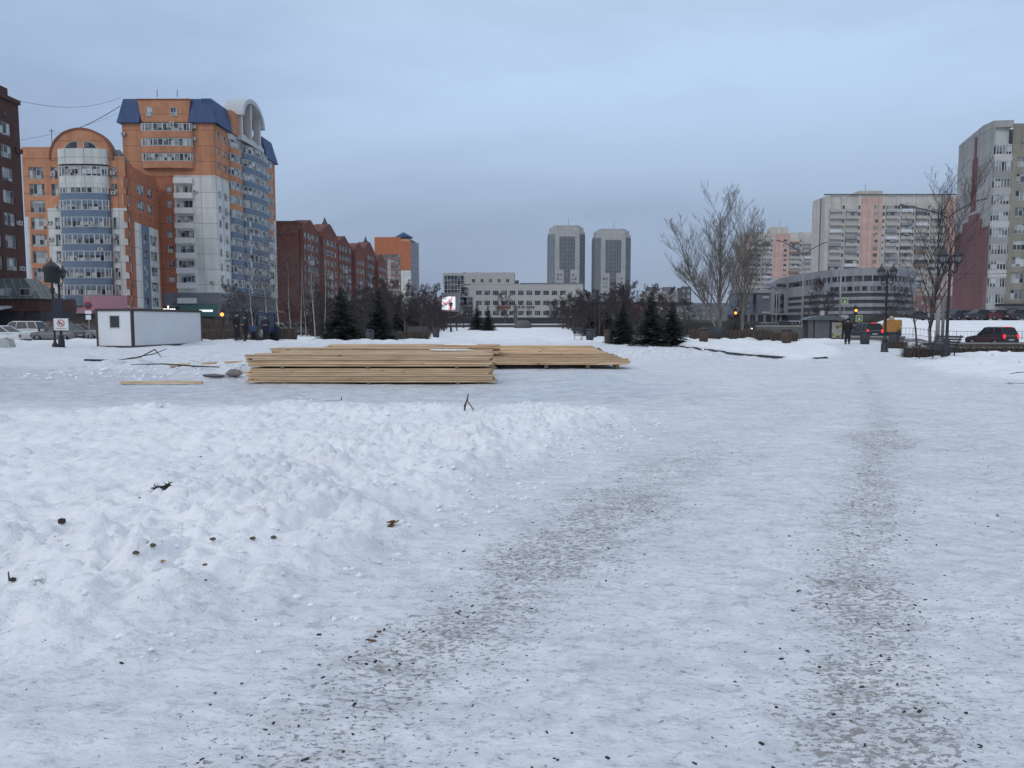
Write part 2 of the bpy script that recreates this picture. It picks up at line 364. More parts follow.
def ground_mat():
    m = bpy.data.materials.new('trodden_snow'); m.use_nodes = True; t = m.node_tree; b = t.nodes['Principled BSDF']; L = t.links.new
    def nd(ty, **k):
        n = t.nodes.new(ty)
        for a, v in k.items(): setattr(n, a, v)
        return n
    def noise(s, det=4, rg=.6, vec=None, dist=0):
        n = nd('ShaderNodeTexNoise'); n.inputs['Scale'].default_value = s; n.inputs['Detail'].default_value = det; n.inputs['Roughness'].default_value = rg
        n.inputs['Distortion'].default_value = dist
        L(vec or c.outputs['Object'], n.inputs['Vector']); return n.outputs[0]
    def mr(x, a, bb, lo=0, hi=1):
        n = nd('ShaderNodeMapRange', interpolation_type='SMOOTHSTEP')
        for i_, v_ in ((1, a), (2, bb), (3, lo), (4, hi)):
            if isinstance(v_, (int, float)): n.inputs[i_].default_value = v_
            else: L(v_, n.inputs[i_])
        L(x, n.inputs[0]); return n.outputs[0]
    def ma(op, a, bb):
        n = nd('ShaderNodeMath', operation=op)
        for i_, v_ in enumerate((a, bb)):
            if isinstance(v_, (int, float)): n.inputs[i_].default_value = v_
            else: L(v_, n.inputs[i_])
        return n.outputs[0]
    def mx(f, a, bb):
        n = nd('ShaderNodeMixRGB')
        if isinstance(f, (int, float)): n.inputs[0].default_value = f
        else: L(f, n.inputs[0])
        for i_, v_ in ((1, a), (2, bb)):
            if isinstance(v_, tuple): n.inputs[i_].default_value = (*v_, 1)
            else: L(v_, n.inputs[i_])
        return n.outputs[0]
    c = nd('ShaderNodeTexCoord')
    at3 = {}
    for k in ('dirt', 'ice', 'asphalt', 'soil'):
        a = nd('ShaderNodeAttribute', attribute_name=k); at3[k] = a.outputs['Fac']
    mpn = nd('ShaderNodeMapping'); mpn.inputs['Scale'].default_value = (.6, 1.05, 1); mpn.inputs['Rotation'].default_value = (0, 0, rad(14)); L(c.outputs['Object'], mpn.inputs[0])
    V = mpn.outputs[0]
    n_big, n_mid, n_fine = noise(.7, 3), noise(6, 5, .65, V), noise(28, 4, .6, V)
    snow = mx(mr(n_big, .35, .65), (.74, .755, .78), (.81, .82, .835))
    icec = mx(mr(n_mid, .35, .68), (.40, .425, .465), (.62, .64, .675))
    col = mx(ma('MULTIPLY', at3['ice'], mr(noise(1.6, 4), .25, .75, .55, 1.4)), snow, icec)
    # fine grey scuffing over the trodden parts
    scf = ma('MULTIPLY', mr(n_fine, .52, .70), ma('MULTIPLY', mr(at3['ice'], .05, .5), .55))
    col = mx(scf, col, (.50, .54, .60))
    # dirt: threshold slides down where more has been tracked in
    thr = ma('SUBTRACT', .69, ma('MULTIPLY', at3['dirt'], .160))
    d1_ = mr(noise(8.5, 7, .78, V, .5), thr, ma('ADD', thr, .17))
    d2_ = mr(noise(46, 4, .65, V), ma('SUBTRACT', thr, .02), ma('ADD', thr, .05))
    dm = ma('MAXIMUM', d1_, ma('MULTIPLY', d2_, .8))
    haze_ = ma('MULTIPLY', mr(at3['dirt'], .10, .9), mr(noise(5, 7, .8, V), .42, .68, .0, .50))
    col = mx(haze_, col, (.33, .32, .30))
    blot = ma('MULTIPLY', mr(noise(11, 6, .78, V, .3), .50, .66), mr(at3['ice'], .05, .4, .10, .55))
    col = mx(blot, col, (.30, .325, .36))
    brown = mx(mr(noise(9, 3), .4, .6), (.19, .155, .12), (.10, .082, .068))
    col = mx(ma('MULTIPLY', dm, .80), col, brown)
    ash = mx(mr(noise(.35, 6, .7), .42, .62), (.085, .082, .08), (.40, .41, .44))
    col = mx(at3['asphalt'], col, ash)
    col = mx(ma('MULTIPLY', at3['soil'], mr(noise(3, 5, .7), .30, .38, .35, 1)), col, (.055, .043, .034))
    L(col, b.inputs['Base Color'])
    rg = mr(at3['ice'], 0, 1, .85, .42); L(rg, b.inputs['Roughness']); b.inputs['Specular IOR Level'].default_value = .35
    bp = nd('ShaderNodeBump'); bp.inputs['Strength'].default_value = 1.0; bp.inputs['Distance'].default_value = .032
    hh = ma('ADD', ma('MULTIPLY', n_mid, .9), ma('ADD', ma('MULTIPLY', n_fine, .30), ma('MULTIPLY', noise(90, 3), .10)))
    hh = ma('ADD', hh, ma('MULTIPLY', noise(2.2, 4, .6), 1.2))
    L(ma('SUBTRACT', hh, ma('MULTIPLY', dm, .12)), bp.inputs['Height']); L(bp.outputs[0], b.inputs['Normal'])
    return m
GROUND = ground_mat(); me.materials.append(GROUND)
go = bpy.data.objects.new('snow_ground', me); COL.objects.link(go); tag(go, kind='structure')

# ================================================================ BUILDINGS
class Facade:
    """wall plane between two plan points; u runs along it, d outward, z up; belongs to a thing whose Empty stands at base"""
    def __init__(s, T, p0, p1):
        s.T = T; s.p0 = Vector(p0); s.p1 = Vector(p1); d = s.p1-s.p0; s.L = d.length; s.u = d/s.L
        s.n = Vector((s.u.y, -s.u.x)); s.rz = math.atan2(s.u.y, s.u.x)
    def P(s, u, d, z):
        q = s.p0+s.u*u+s.n*d-s.T.b; return (q.x, q.y, z-s.T.z)
    def ua(s, px):        # u where the sight line of a picture column meets the wall
        k = (px-512)/FPX/cos(PITCH)*1.0
        k = xat(px, 1.0)
        # (p0.x+u ux) = k (p0.y+u uy)
        return (k*s.p0.y-s.p0.x)/(s.u.x-k*s.u.y)
    def za(s, px, py): 
        u = s.ua(px); return zat(py, s.p0.y+u*s.u.y)
    def box(s, mb, u0, u1, z0, z1, d0, d1, mi=0):
        P = s.P
        return mb.hexa([P(u0, d1, z0), P(u1, d1, z0), P(u1, d0, z0), P(u0, d0, z0), P(u0, d1, z1), P(u1, d1, z1), P(u1, d0, z1), P(u0, d0, z1)], mi)
    def region(s, name, u0, u1, z0, z1, mat, rows=(), cols=(), skip=None, d=0.0, th=.22, lites=3, rand_skip=0, pane=None):
        """skin of wall with real openings where rows (z) and cols (u) cross, a window in each"""
        mb = MB(); rows = [r for r in rows if r[0] > z0 and r[1] < z1]; z = z0
        for (za, zb) in rows:
            s.box(mb, u0, u1, z, za, d-th, d)
            u = u0
            for (ua, ub, *r) in cols:
                s.box(mb, u, ua, za, zb, d-th, d); u = ub
                s.T.windows.append((s, ua, za, ub-ua, zb-za, d-th+.03, (r[0] if r else lites), pane))
            s.box(mb, u, u1, za, zb, d-th, d); z = zb
        s.box(mb, u0, u1, z, z1, d-th, d)
        o = mb.build(name, mat, s.T.o); return o
    def arc(s, mb, u0, u1, pr, z0, z1, mi=0, n=10, inner=-.2, pw=.6, d0=0.0):
        P = s.P; pts = []
        for i in range(n+1):
            t = i/n; pts.append((u0+(u1-u0)*(.5-.5*cos(pi*t)), d0+pr*max(0, sin(pi*t))**pw))
        poly = pts+[(u1, d0+inner), (u0, d0+inner)]
        k = len(poly); vs = [P(a, b, z0) for a, b in poly]+[P(a, b, z1) for a, b in poly]
        mb.add(vs, [tuple(range(k)), tuple(range(2*k-1, k-1, -1))]+[(i, k+i, k+(i+1) % k, (i+1) % k) for i in range(k)], mi)
        return pts

class Building:
    def __init__(s, name, b, label, cat='building', group=None, z=0.0):
        s.b = Vector(b); s.z = z; s.o = empty(name, (b[0], b[1], z), 0, label, cat, group); s.windows = []
        s.wm = {}; s.pane = PANE
    def F(s, p0, p1): return Facade(s, p0, p1)
    def part(s, name, mat, fn):
        mb = MB(); fn(mb); return mb.build(name, mat, s.o)
    def blk(s, name, mat, x0, x1, y0, y1, z0, z1, parent=None):
        mb = MB(); mb.box(x0-s.b.x, x1-s.b.x, y0-s.b.y, y1-s.b.y, z0-s.z, z1-s.z); return mb.build(name, mat, parent or s.o)
    def wmesh(s, w, h, n):
        k = (round(w, 2), round(h, 2), n)
        if k not in s.wm:
            f = MB(); t = .055 if w < 4 else .07
            f.box(0, w, -.07, .03, 0, t); f.box(0, w, -.07, .03, h-t, h); f.box(0, t, -.06, .03, t, h-t); f.box(w-t, w, -.06, .03, t, h-t)
            for i in range(1, n): f.box(w*i/n-t*.6, w*i/n+t*.6, -.06, .03, t, h-t)
            p = MB(); p.box(.02, w-.02, -.02, .01, .02, h-.02)
            s.wm[k] = (f, p, f.mesh('window', WHITEF), p.mesh('pane', s.pane))
        return s.wm[k]
    def finish(s, cap=96):
        def ky(w_):
            q = w_[0].P(w_[1], 0, w_[2]); return (q[0]+s.b.x)**2+(q[1]+s.b.y)**2-w_[3]*w_[4]*300
        W = sorted(s.windows, key=ky); mf, mp_ = MB(), MB()
        for i, (F, u, z, w_, h_, d, n, pn_) in enumerate(W):
            f, p, fm, pm = s.wmesh(w_, h_, n); loc = F.P(u, d, z)
            if i < cap:
                o = inst('window', fm, s.o, loc, F.rz); inst('pane', pm, o)
            else:
                R = Matrix.Translation(loc) @ Matrix.Rotation(F.rz, 4, 'Z')
                for src, mi in ((f, 0), (p, 1)):
                    mf.add([R@Vector(v) for v in src.v], src.f, mi)
        if mf.v: tag(mf.build('more_windows', [WHITEF, s.pane], s.o), kind='stuff')
    def aircon(s, F, u, z, d=.05):
        mb = MB(); F.box(mb, u, u+.8, z, z+.55, d, d+.32, 0); F.box(mb, u+.25, u+.55, z+.12, z+.42, d+.32, d+.34, 1)
        mb.build('air_conditioner', [M('aircon_case', (.42, .42, .41), .6), BLACKM], s.o)

def bay_floor(B, F, u0, u1, pr, zs, z1, zt, mat, n=9, d0=0, pw=.6, frame=True):
    """one floor of a rounded glazed balcony: parapet (part), glazing and mullions (sub-parts)"""
    mb = MB(); F.arc(mb, u0, u1, pr, zs, z1, n=12, d0=d0, pw=pw); bal = mb.build('balcony', mat, B.o)
    g = MB(); F.arc(g, u0+.06, u1-.06, pr-.08, z1, zt, n=12, d0=d0, pw=pw); g.build('pane', B.pane, bal)
    m = MB()
    for i in range(n+1):
        t = i/n; u = u0+(u1-u0)*(.5-.5*cos(pi*(.06+.88*t))); d = d0+pr*sin(pi*(.06+.88*t))**pw
        wd = .045 if i % 2 else .10
        F.box(m, u-wd, u+wd, z1, zt, d-.15, d+.03)
    F.arc(m, u0, u1, pr+.02, z1, z1+.08, n=12, d0=d0, pw=pw); F.arc(m, u0, u1, pr+.02, zt-.1, zt, n=12, d0=d0, pw=pw)
    m.build('frame', WHITEF, bal)

# ---------------------------------------------------------------- dark brick block at the far left
REF[0] = 200
B = Building('brick_tower', (-72, 92), 'dark brown brick apartment block at the left edge with narrow white windows', 'apartment block')
B.blk('core', BROWNB, -84, -64.9, 82, 102.9, 0, 29.4)
F = B.F((-64.3, 80), (-64.6, 103.2))
rows = [(4.2+2.98*k, 5.9+2.98*k) for k in range(8)]
rows = [(zat(322-22.3*k-33-9-13.5, 99.8), zat(322-22.3*k-33-13.5, 99.8)+.5) for k in range(7)]
rows = [(5.4+2.85*k, 7.0+2.85*k) for k in range(8)]
F.region('wall', 0, F.L, 0, 29.8, BROWNB, rows, [(2, 3.6, 2), (6, 7.6, 2), (10, 11.6, 2), (13.6, 15.4, 2), (17.2, 18.4, 2), (19.2, 21.4, 3)])
def fn(mb):
    F.box(mb, 0, 21.3, 29.8, 31.4, -3, -.1); F.box(mb, -.1, F.L+.15, 30.4, 29.85, -.2, .25); F.box(mb, F.L-1.2, F.L+.15, 23.6, 24.2, -.2, .22)
B.part('parapet', BROWNB, fn)
F2 = B.F((-84, 80), (-64.3, 80)); F2.region('end_wall', 0, F2.L-.02, 0, 29.8, BROWNB, rows, [(3, 4.6, 2), (8, 9.6, 2), (13, 14.6, 2)])
B.part('porthole', DARKW, lambda mb: mb.tube((*F.P(20.2, -.02, 27.8),), (*F.P(20.2, .06, 27.8),), .42, n=12))
for u, z in ((21.6, 8.3), (21.5, 14.2), (16.0, 11.0)): B.aircon(F, u, z)
B.finish()

B = Building('shopping_pavilion', (-66, 90), 'low brick shop pavilion with a sloping grey glass roof and dormers', 'shop')
B.blk('wall', BROWNB, -82, -57.5, 94, 102, 2.9, 4.4)
B.blk('shop_front', DARKW, -82, -57.6, 94.3, 102, 0, 2.9)
def fn(mb): mb.hexa([(-16, 3.7, 4.4), (8.9, 3.7, 4.4), (8.9, 9, 4.4), (-16, 9, 4.4), (-16, 6.2, 7.0), (5.4, 6.2, 7.0), (5.4, 9, 7.0), (-16, 9, 7.0)])
B.part('roof', M('grey_glass_roof', (.10, .12, .12), .3, .3, .7, seams=(1.0, 60, .08, 2.0)), fn)
for x in (-76, -71, -68.2, -65.4, -62.6, -59.8):
    mb = MB(); mb.box(x+66, x+67.4, 3.9, 6.2, 4.7, 5.7); o = mb.build('dormer', M('dormer_frame', (.25, .26, .27), .6), B.o)
    mb = MB(); mb.box(x+66.15, x+67.25, 3.86, 3.9, 4.85, 5.55); mb.build('pane', PANE, o)
def fn(mb):
    mb.hexa([(-16, 1.5, 3.0), (5.2, 1.5, 3.0), (5.2, 4.3, 3.3), (-16, 4.3, 3.3), (-16, 1.5, 3.15), (5.2, 1.5, 3.15), (5.2, 4.3, 3.6), (-16, 4.3, 3.6)])
B.part('awning', M('snowy_canopy', (.42, .45, .47), .8), fn)
for k in range(7):
    mb = MB(); mb.box(-13+k*3.2, -12.7+k*3.2, 4.0, 4.28, 0, 2.9); mb.build('pillar', BROWNB, B.o)
B.finish()

# ---------------------------------------------------------------- orange block with arched gable
REF[0] = 200
B = Building('arched_apartment_block', (-77, 145), 'orange brick apartment block with an arched gable over rounded blue balconies', 'apartment block', 'orange, white and blue apartment blocks')
F = B.F((xat(24.5, 137), 137), (xat(126.5, 137), 137)); U = F.ua; Zr = 32.0
B.part('core', GREYW, lambda mb: mb.add([(-7.9, -7.6, 0), (8.4, -7.6, 0), (5.5, 8, 0), (-7.9, 8, 0), (-7.9, -7.6, 31.6), (8.4, -7.6, 31.6), (5.5, 8, 28.4), (-7.9, 8, 28.4)], [(3, 2, 1, 0), (4, 5, 6, 7), (0, 1, 5, 4), (1, 2, 6, 5), (2, 3, 7, 6), (3, 0, 4, 7)]))
rows = [(zat(176.5+16.85*k, 137), zat(167.5+16.85*k, 137)) for k in range(8)][::-1]
rows = [(a-.45, b+.1) for a, b in rows]
F.region('wall', U(28), U(47), 3.4, Zr, ORANGE, rows, [(U(30), U(44.8), 4)])
F.region('white_edge', U(25), U(28), 3.4, 20, WPANEL); F.region('wall', U(24), U(28), 20, Zr, ORANGE, d=-.004)
F.region('wall', U(47), U(60.5), 21.5, Zr, ORANGE, rows, [(U(52), U(58.5), 2)])
F.region('white_wall', U(47), U(60.5), 3.4, 21.5, WPANEL, rows, [(U(54), U(58.8), 2)])
F.region('wall', U(111), U(126), 21.5, Zr-1.6, ORANGE, rows, [(U(112.2), U(117.5), 2)])
F.region('white_wall', U(111), U(126), 3.4, 21.5, WPANEL, rows[:], [(U(112.2), U(117.5), 2)])
F.region('bay_wall', U(60.5), U(111), 3.4, Zr, ORANGE)
# arched gable with two quarter windows
uc, rr = U(83.5), (U(113)-U(52))/2
def fn(mb):
    pts = [(uc+rr*cos(pi*i/20), Zr-2.2+(5.2)*sin(pi*i/20)**.9) for i in range(21)]
    mb.prism(pts, lambda p: F.P(p[0], .12, p[1]), lambda p: F.P(p[0], -1.2, p[1]))
B.part('arched_gable', ORANGE, fn)
def fn(mb):
    pts = [(uc+(rr+.25)*cos(pi*i/20), Zr-2.2+5.45*sin(pi*i/20)**.9) for i in range(21)]+[(uc+rr*cos(pi-pi*i/20), Zr-2.2+5.2*sin(pi-pi*i/20)**.9) for i in range(21)]
    mb.prism(pts, lambda p: F.P(p[0], .3, p[1]), lambda p: F.P(p[0], -1.3, p[1]))
B.part('gable_coping', M('dark_orange_coping', (.22, .08, .04), .8), fn)
for sg in (-1, 1):
    def fn(mb):
        pts = [(uc+sg*.5, 0)]+[(uc+sg*(.5+2.4*cos(pi/2*i/6)), 1.5*sin(pi/2*i/6)) for i in range(7)]
        if sg > 0: pass
        mb.prism(pts, lambda p: F.P(p[0], .2, p[1]+Zr-.5), lambda p: F.P(p[0], 0, p[1]+Zr-.5))
    g = B.part('window', WHITEF, fn)
    mb = MB()
    pts = [(uc+sg*.62, .12)]+[(uc+sg*(.62+2.1*cos(pi/2*i/6)), .12+1.28*sin(pi/2*i/6)) for i in range(7)]
    mb.prism(pts, lambda p: F.P(p[0], .24, p[1]+Zr-.5), lambda p: F.P(p[0], .18, p[1]+Zr-.5)); mb.build('pane', PANE_DARK, g)
for k in range(8):
    za, zb = zat(178.5+16.85*k, 137), zat(166.6+16.85*k, 137)
    zlow = zat(183.6+16.85*k, 137)-.35
    bay_floor(B, F, U(61.5), U(110.5), 1.4, zlow-.5, za+.2, zb-.1, WPANEL if k == 0 else BLUEP, n=12, pw=.5)
mb = MB(); F.arc(mb, U(61.3), U(110.7), 1.45, zat(164.5, 137)-.15, zat(150, 137), n=12, pw=.5); mb.build('bay_top', WPANEL, B.o)
F.region('ground_floor', U(24), U(126), 0, 3.4, DARKW, d=-.3)
# wing going back
W = B.F((xat(126.5, 137)+.05, 137.2), (xat(159, 153.6), 153.6)); U2 = W.ua
zw = lambda k: (zat(171+15.7*k, 147), zat(162+15.7*k, 147))
rws = [(24.9-2.92*k, 26.7-2.92*k) for k in range(8)][::-1]
W.region('wall', .3, U2(133.5), 3.4, 29.6, ORANGE2, rws, [(U2(124), U2(130), 3)])
W.region('wall', U2(133.5), U2(157), 19.5, 29.2, ORANGE2, rws, [(U2(137), U2(145), 3), (U2(147.5), U2(153), 2)])
W.region('white_wall', U2(133.5), U2(140), 3.4, 19.5, WPANEL)
W.region('blue_wall', U2(140), U2(148), 3.4, 19.5, BLUEP, rws, [(U2(141.5), U2(146), 2)])
W.region('white_wall', U2(148), U2(157), 3.4, 19.5, WPANEL, rws, [(U2(149), U2(155.5), 3)])
W.region('wall', U2(157), W.L, 3.4, 28.0, ORANGE2)
W.region('ground_floor', .3, W.L, 0, 3.4, DARKW, d=-.2)
for k, (u, z) in enumerate([(U(46.5), 18.7), (U(47), 15.8), (U(52.5), 27.0), (U(56), 21.4), (U(112), 27.2), (U(112), 23.8), (U(109.8), 16.2), (U(56), 12.0)]): B.aircon(F, u, z)
for k in (0, 2, 3): B.aircon(F, U(75+k*9), 27.3-2.98*k*1.5, 1.85)
B.part('antenna', BLACKM, lambda mb: (mb.tube(F.P(U(48), -2, 31.6), F.P(U(48), -2, 35.6), .06), mb.tube(F.P(U(45), -2, 35.2), F.P(U(51), -2, 35.2), .05)))
B.finish()

B = Building('pink_shop_front', (-73, 128), 'low shop under pink fascia panels beside the no smoking sign', 'shop')
B.blk('shop_front', DARKW, -82, -62.5, 128, 135, 0, 3.6)
mb = MB(); mb.box(-7.3, 10.4, -.6, 4, 3.0, 4.0); mb.build('fascia', M('pink_fascia', (.42, .22, .26), .7, .1), B.o)
mb = MB(); mb.box(2.8, 9.6, -1.4, -.6, 3.5, 5.9); mb.build('sign_panel', M('pale_pink_fascia', (.42, .21, .25), .6, .1), B.o)
mb = MB(); mb.box(-9.1, 1.0, -1.3, -.6, 4.1, 5.4); mb.build('dark_fascia', M('navy_fascia', (.03, .035, .06), .5), B.o)
for x in (-8, -4, 0, 4, 8):
    mb = MB(); mb.box(x, x+.35, -.25, 0, 0, 3.0); mb.build('pillar', GREYW, B.o)
mb = MB(); 
for x in (-6, -2.4, 2, 6): mb.box(x, x+1.4, -.06, 0, .4, 2.6)
mb.build('window', PANE_DARK, B.o)

# ---------------------------------------------------------------- orange / white tower with blue mansards and vaulted roof
REF[0] = 180
B = Building('mansard_tower', (-69, 165), 'tall orange and white apartment tower with blue mansard roofs and a white vault', 'apartment block', 'orange, white and blue apartment blocks')
F = B.F((xat(124, 154), 154), (xat(215.3, 154), 154)); U = F.ua
B.blk('core', GREYW, -76.5, -59.4, 154.5, 189, 0, 40.1)
B.blk('upper_core', ORANGE, -75, -60, 156.5, 189, 40.1, 44.4)
zr = lambda py: zat(py, 154)
strips = [(zr(132+15*k), zr(124.3+15*k)) for k in range(3)][::-1]
F.region('wall', 0, U(144), 30.3, 40.5, ORANGE); F.region('wall', U(195), U(215.3), 30.3, 40.5, ORANGE, d=0)
F.region('bay_wall', U(144), U(195), 30.3, 40.5, ORANGE, d=-.01)
for za, zb in strips: bay_floor(B, F, U(144.3), U(195), 1.1, za-1.3, za, zb, ORANGE, n=13, pw=.35)
F.region('wall', 0, U(147), 0, 30.3, ORANGE, d=-.002)
lows = [(zr(170.5+15*k+7.2), zr(170.5+15*k)) for k in range(9)][::-1]
F.region('recess_wall', U(147), U(174), 7.4, 30.3, ORANGE2, lows, [(U(165.5), U(171.5), 2)], d=-.003)
F.region('white_wall', U(174), U(215.3), 7.4, 30.3, WPANEL, lows, [(U(175.5), U(192), 4)])
for za, zb in lows:
    mb = MB(); F.box(mb, U(174.2), U(193), za-1.15, za-.05, .0, .55); mb.build('balcony_front', M('white_balcony_panel', (.62, .63, .61), .8), B.o)
F.region('ground_floor', 0, U(215.3), 2.6, 7.4, GREYW, [(4.6, 5.8)], [(U(168), U(171), 1), (U(180), U(186), 2)])
F.region('shop_front', 0, U(215.3), 0, 2.6, DARKW, d=-.1)
def mans(F, u0, u1, z0=40.3, z1=45.1, cl=0, cr=0):
    mb = MB(); P = F.P
    mb.hexa([P(u0-.9*(cl == 0)*0-.7*cl, .7, z0), P(u1+.7*cr, .7, z0), P(u1+.7*cr, -2.4, z0), P(u0-.7*cl, -2.4, z0), P(u0+.2*cl, -.5, z1), P(u1-.5*cr, -.5, z1), P(u1-.5*cr, -2.4, z1), P(u0+.2*cl, -2.4, z1)])
    return mb.build('mansard_roof', BLUEROOF, B.o)
mans(F, 0, U(143), cl=1); mans(F, U(192), U(215.3), cr=1)
def fn(mb): mb.hexa([F.P(U(144.5), .25, 40.5), F.P(U(190.5), .25, 40.5), F.P(U(190.5), -3, 40.5), F.P(U(144.5), -3, 40.5), F.P(U(141), .25, 44.7), F.P(U(193), .25, 44.7), F.P(U(193), -3, 44.7), F.P(U(141), -3, 44.7)])
B.part('attic_wall', ORANGE, fn)
B.part('coping', M('dark_orange_coping', (0, 0, 0)), lambda mb: F.box(mb, U(140.8), U(193.3), 44.7, 44.9, -3, .4))
for px in (149, 173.5):
    u = U(px); B.windows.append((F, u, 41.6, 1.3, 1.7, .3, 2, None))
S = B.F((xat(215.3, 154)+.05, 154.2), (xat(275, 190), 190)); V = S.ua
zs_ = [(8.9+2.86*k, 10.4+2.86*k) for k in range(11)]
c1 = [(V(218), V(220.5), 2), (V(224), V(227), 2)]
S.region('wall', 0, V(229), 30.3, 40.5, ORANGE, zs_, c1); S.region('white_wall', 0, V(229), 7.4, 30.3, WPANEL, zs_, c1)
S.region('bay_wall', V(229), V(263), 3, 42, WPANEL)
for k, (za, zb) in enumerate(zs_):
    bay_floor(B, S, V(229), V(239.5), 1.1, za-1.3, za-.1, zb, ORANGE if k > 5 else (BLUEP if k % 2 else BLUEP), n=4, pw=.5)
    bay_floor(B, S, V(239.5), V(262.5), 2.4, za-1.3, za-.1, zb, BLUEP, n=9, pw=.6)
    if k < 6: 
        mb = MB(); S.box(mb, V(241), V(246), za-1.25, za-.15, 1.0, 1.75); mb.build('white_balcony_panel', WPANEL, B.o)
    bay_floor(B, S, V(263), V(269.5), 1.2, za-1.3, za-.1, zb, ORANGE if k > 4 else WPANEL, n=3, pw=.5)
S.region('wall', V(263), S.L, 26, 40.5, ORANGE, zs_, [(V(271.5), V(273.5), 2)]); S.region('white_wall', V(263), S.L, 7.4, 26, WPANEL, zs_, [(V(271.5), V(273.5), 2)])
S.region('ground_floor', 0, S.L, 2.6, 7.4, GREYW, d=.002); S.region('shop_front', 0, S.L, 0, 2.6, DARKW, d=-.1)
mans(S, 0, V(231), cl=0); mans(S, V(265), S.L, z0=39.6, z1=44.6, cr=1)
S.region('attic_wall', V(231), V(240), 40.5, 45.0, ORANGE, d=.4, th=3)
# vault
ua_, ub_ = V(237.5), V(259.5); uc, rr = (ua_+ub_)/2, (ub_-ua_)/2
B.part('vault_back_wall', ORANGE2, lambda mb: mb.prism([(uc+(rr-.4)*cos(pi*i/16), 45.0+4.2*sin(pi*i/16)) for i in range(17)]+[(uc-rr+.4, 40), (uc+rr-.4, 40)], lambda p: S.P(p[0], -1.2, p[1]), lambda p: S.P(p[0], -1.6, p[1])))
def ringpoly(r0, r1, z, h0, h1): return [(uc+r1*cos(pi*i/18), z+h1*sin(pi*i/18)) for i in range(19)]+[(uc+r0*cos(pi-pi*i/18), z+h0*sin(pi-pi*i/18)) for i in range(19)]
B.part('vault_roof', M('pale_metal_roof', (.44, .46, .49), .5, .05), lambda mb: mb.prism(ringpoly(rr-.9, rr+.1, 45.0, 3.8, 4.7), lambda p: S.P(p[0], 1.6, p[1]), lambda p: S.P(p[0], -2.6, p[1])))
def fn(mb):
    for k in range(3):
        u = ua_+.8+k*(ub_-ua_-2.6)/2; zt = 45.0+4.0*math.sqrt(max(0, 1-((u+.5-uc)/rr)**2)); S.box(mb, u, u+.9, 40.2, max(zt-.3, 45.2), -.5, .9)
    S.box(mb, ua_, ub_, 39.9, 40.8, -1, 1.2)
B.part('portico_frame', M('white_render', (.52, .53, .53), .8), fn)
for px, py in ((123.5, 134), (194, 127), (193.5, 139), (174.5, 124.5)): B.aircon(F, U(px), zr(py)-.3, .1 if px != 174.5 else 1.1)
for px, py in ((221, 219), (218, 278), (226, 262), (223, 262), (225, 215)): B.aircon(S, V(px), S.za(px, py))
B.aircon(F, U(192.5), zr(193)); B.aircon(F, U(207), zr(284))
# shop signs
mb = MB(); F.box(mb, U(176), U(213), 2.7, 5.0, .05, .35); mb.build('teal_sign', M('teal_fascia', (.06, .15, .14), .6), B.o)
mb = MB()
for px in range(196, 210, 2): F.box(mb, U(px), U(px+1.3), 3.6, 4.0, .35, .40)
mb.build('sign_lettering', M('lit_white_letters', (.9, .92, .9), .5, 0, emit=1.2), B.o)
mb = MB(); F.box(mb, U(150), U(175.8), 2.6, 4.6, .05, .3); mb.build('dark_sign', DARKW, B.o)
mb = MB()
for k, px in enumerate((155.5, 157.4, 159.3, 161.2, 163.6, 166, 168, 170)): F.box(mb, U(px), U(px+1.5), 3.3, 4.25 if k != 4 else 4.8, .3, .36)
mb.build('sign_lettering', M('lit_white_letters', (0, 0, 0)), B.o)
for k in range(8):
    mb = MB(); S.box(mb, 2+k*4, 2.5+k*4, 0, 3.8, .2, .6); mb.build('pillar', GREYW, B.o)
B.part('canopy', GREYW, lambda mb: S.box(mb, 1, 34, 3.8, 4.2, 0, 2.2))
for px in (158, 178): B.part('antenna', BLACKM, lambda mb: mb.tube(F.P(U(px), -1, 45.6), F.P(U(px), -1, 47), .06))
B.finish()

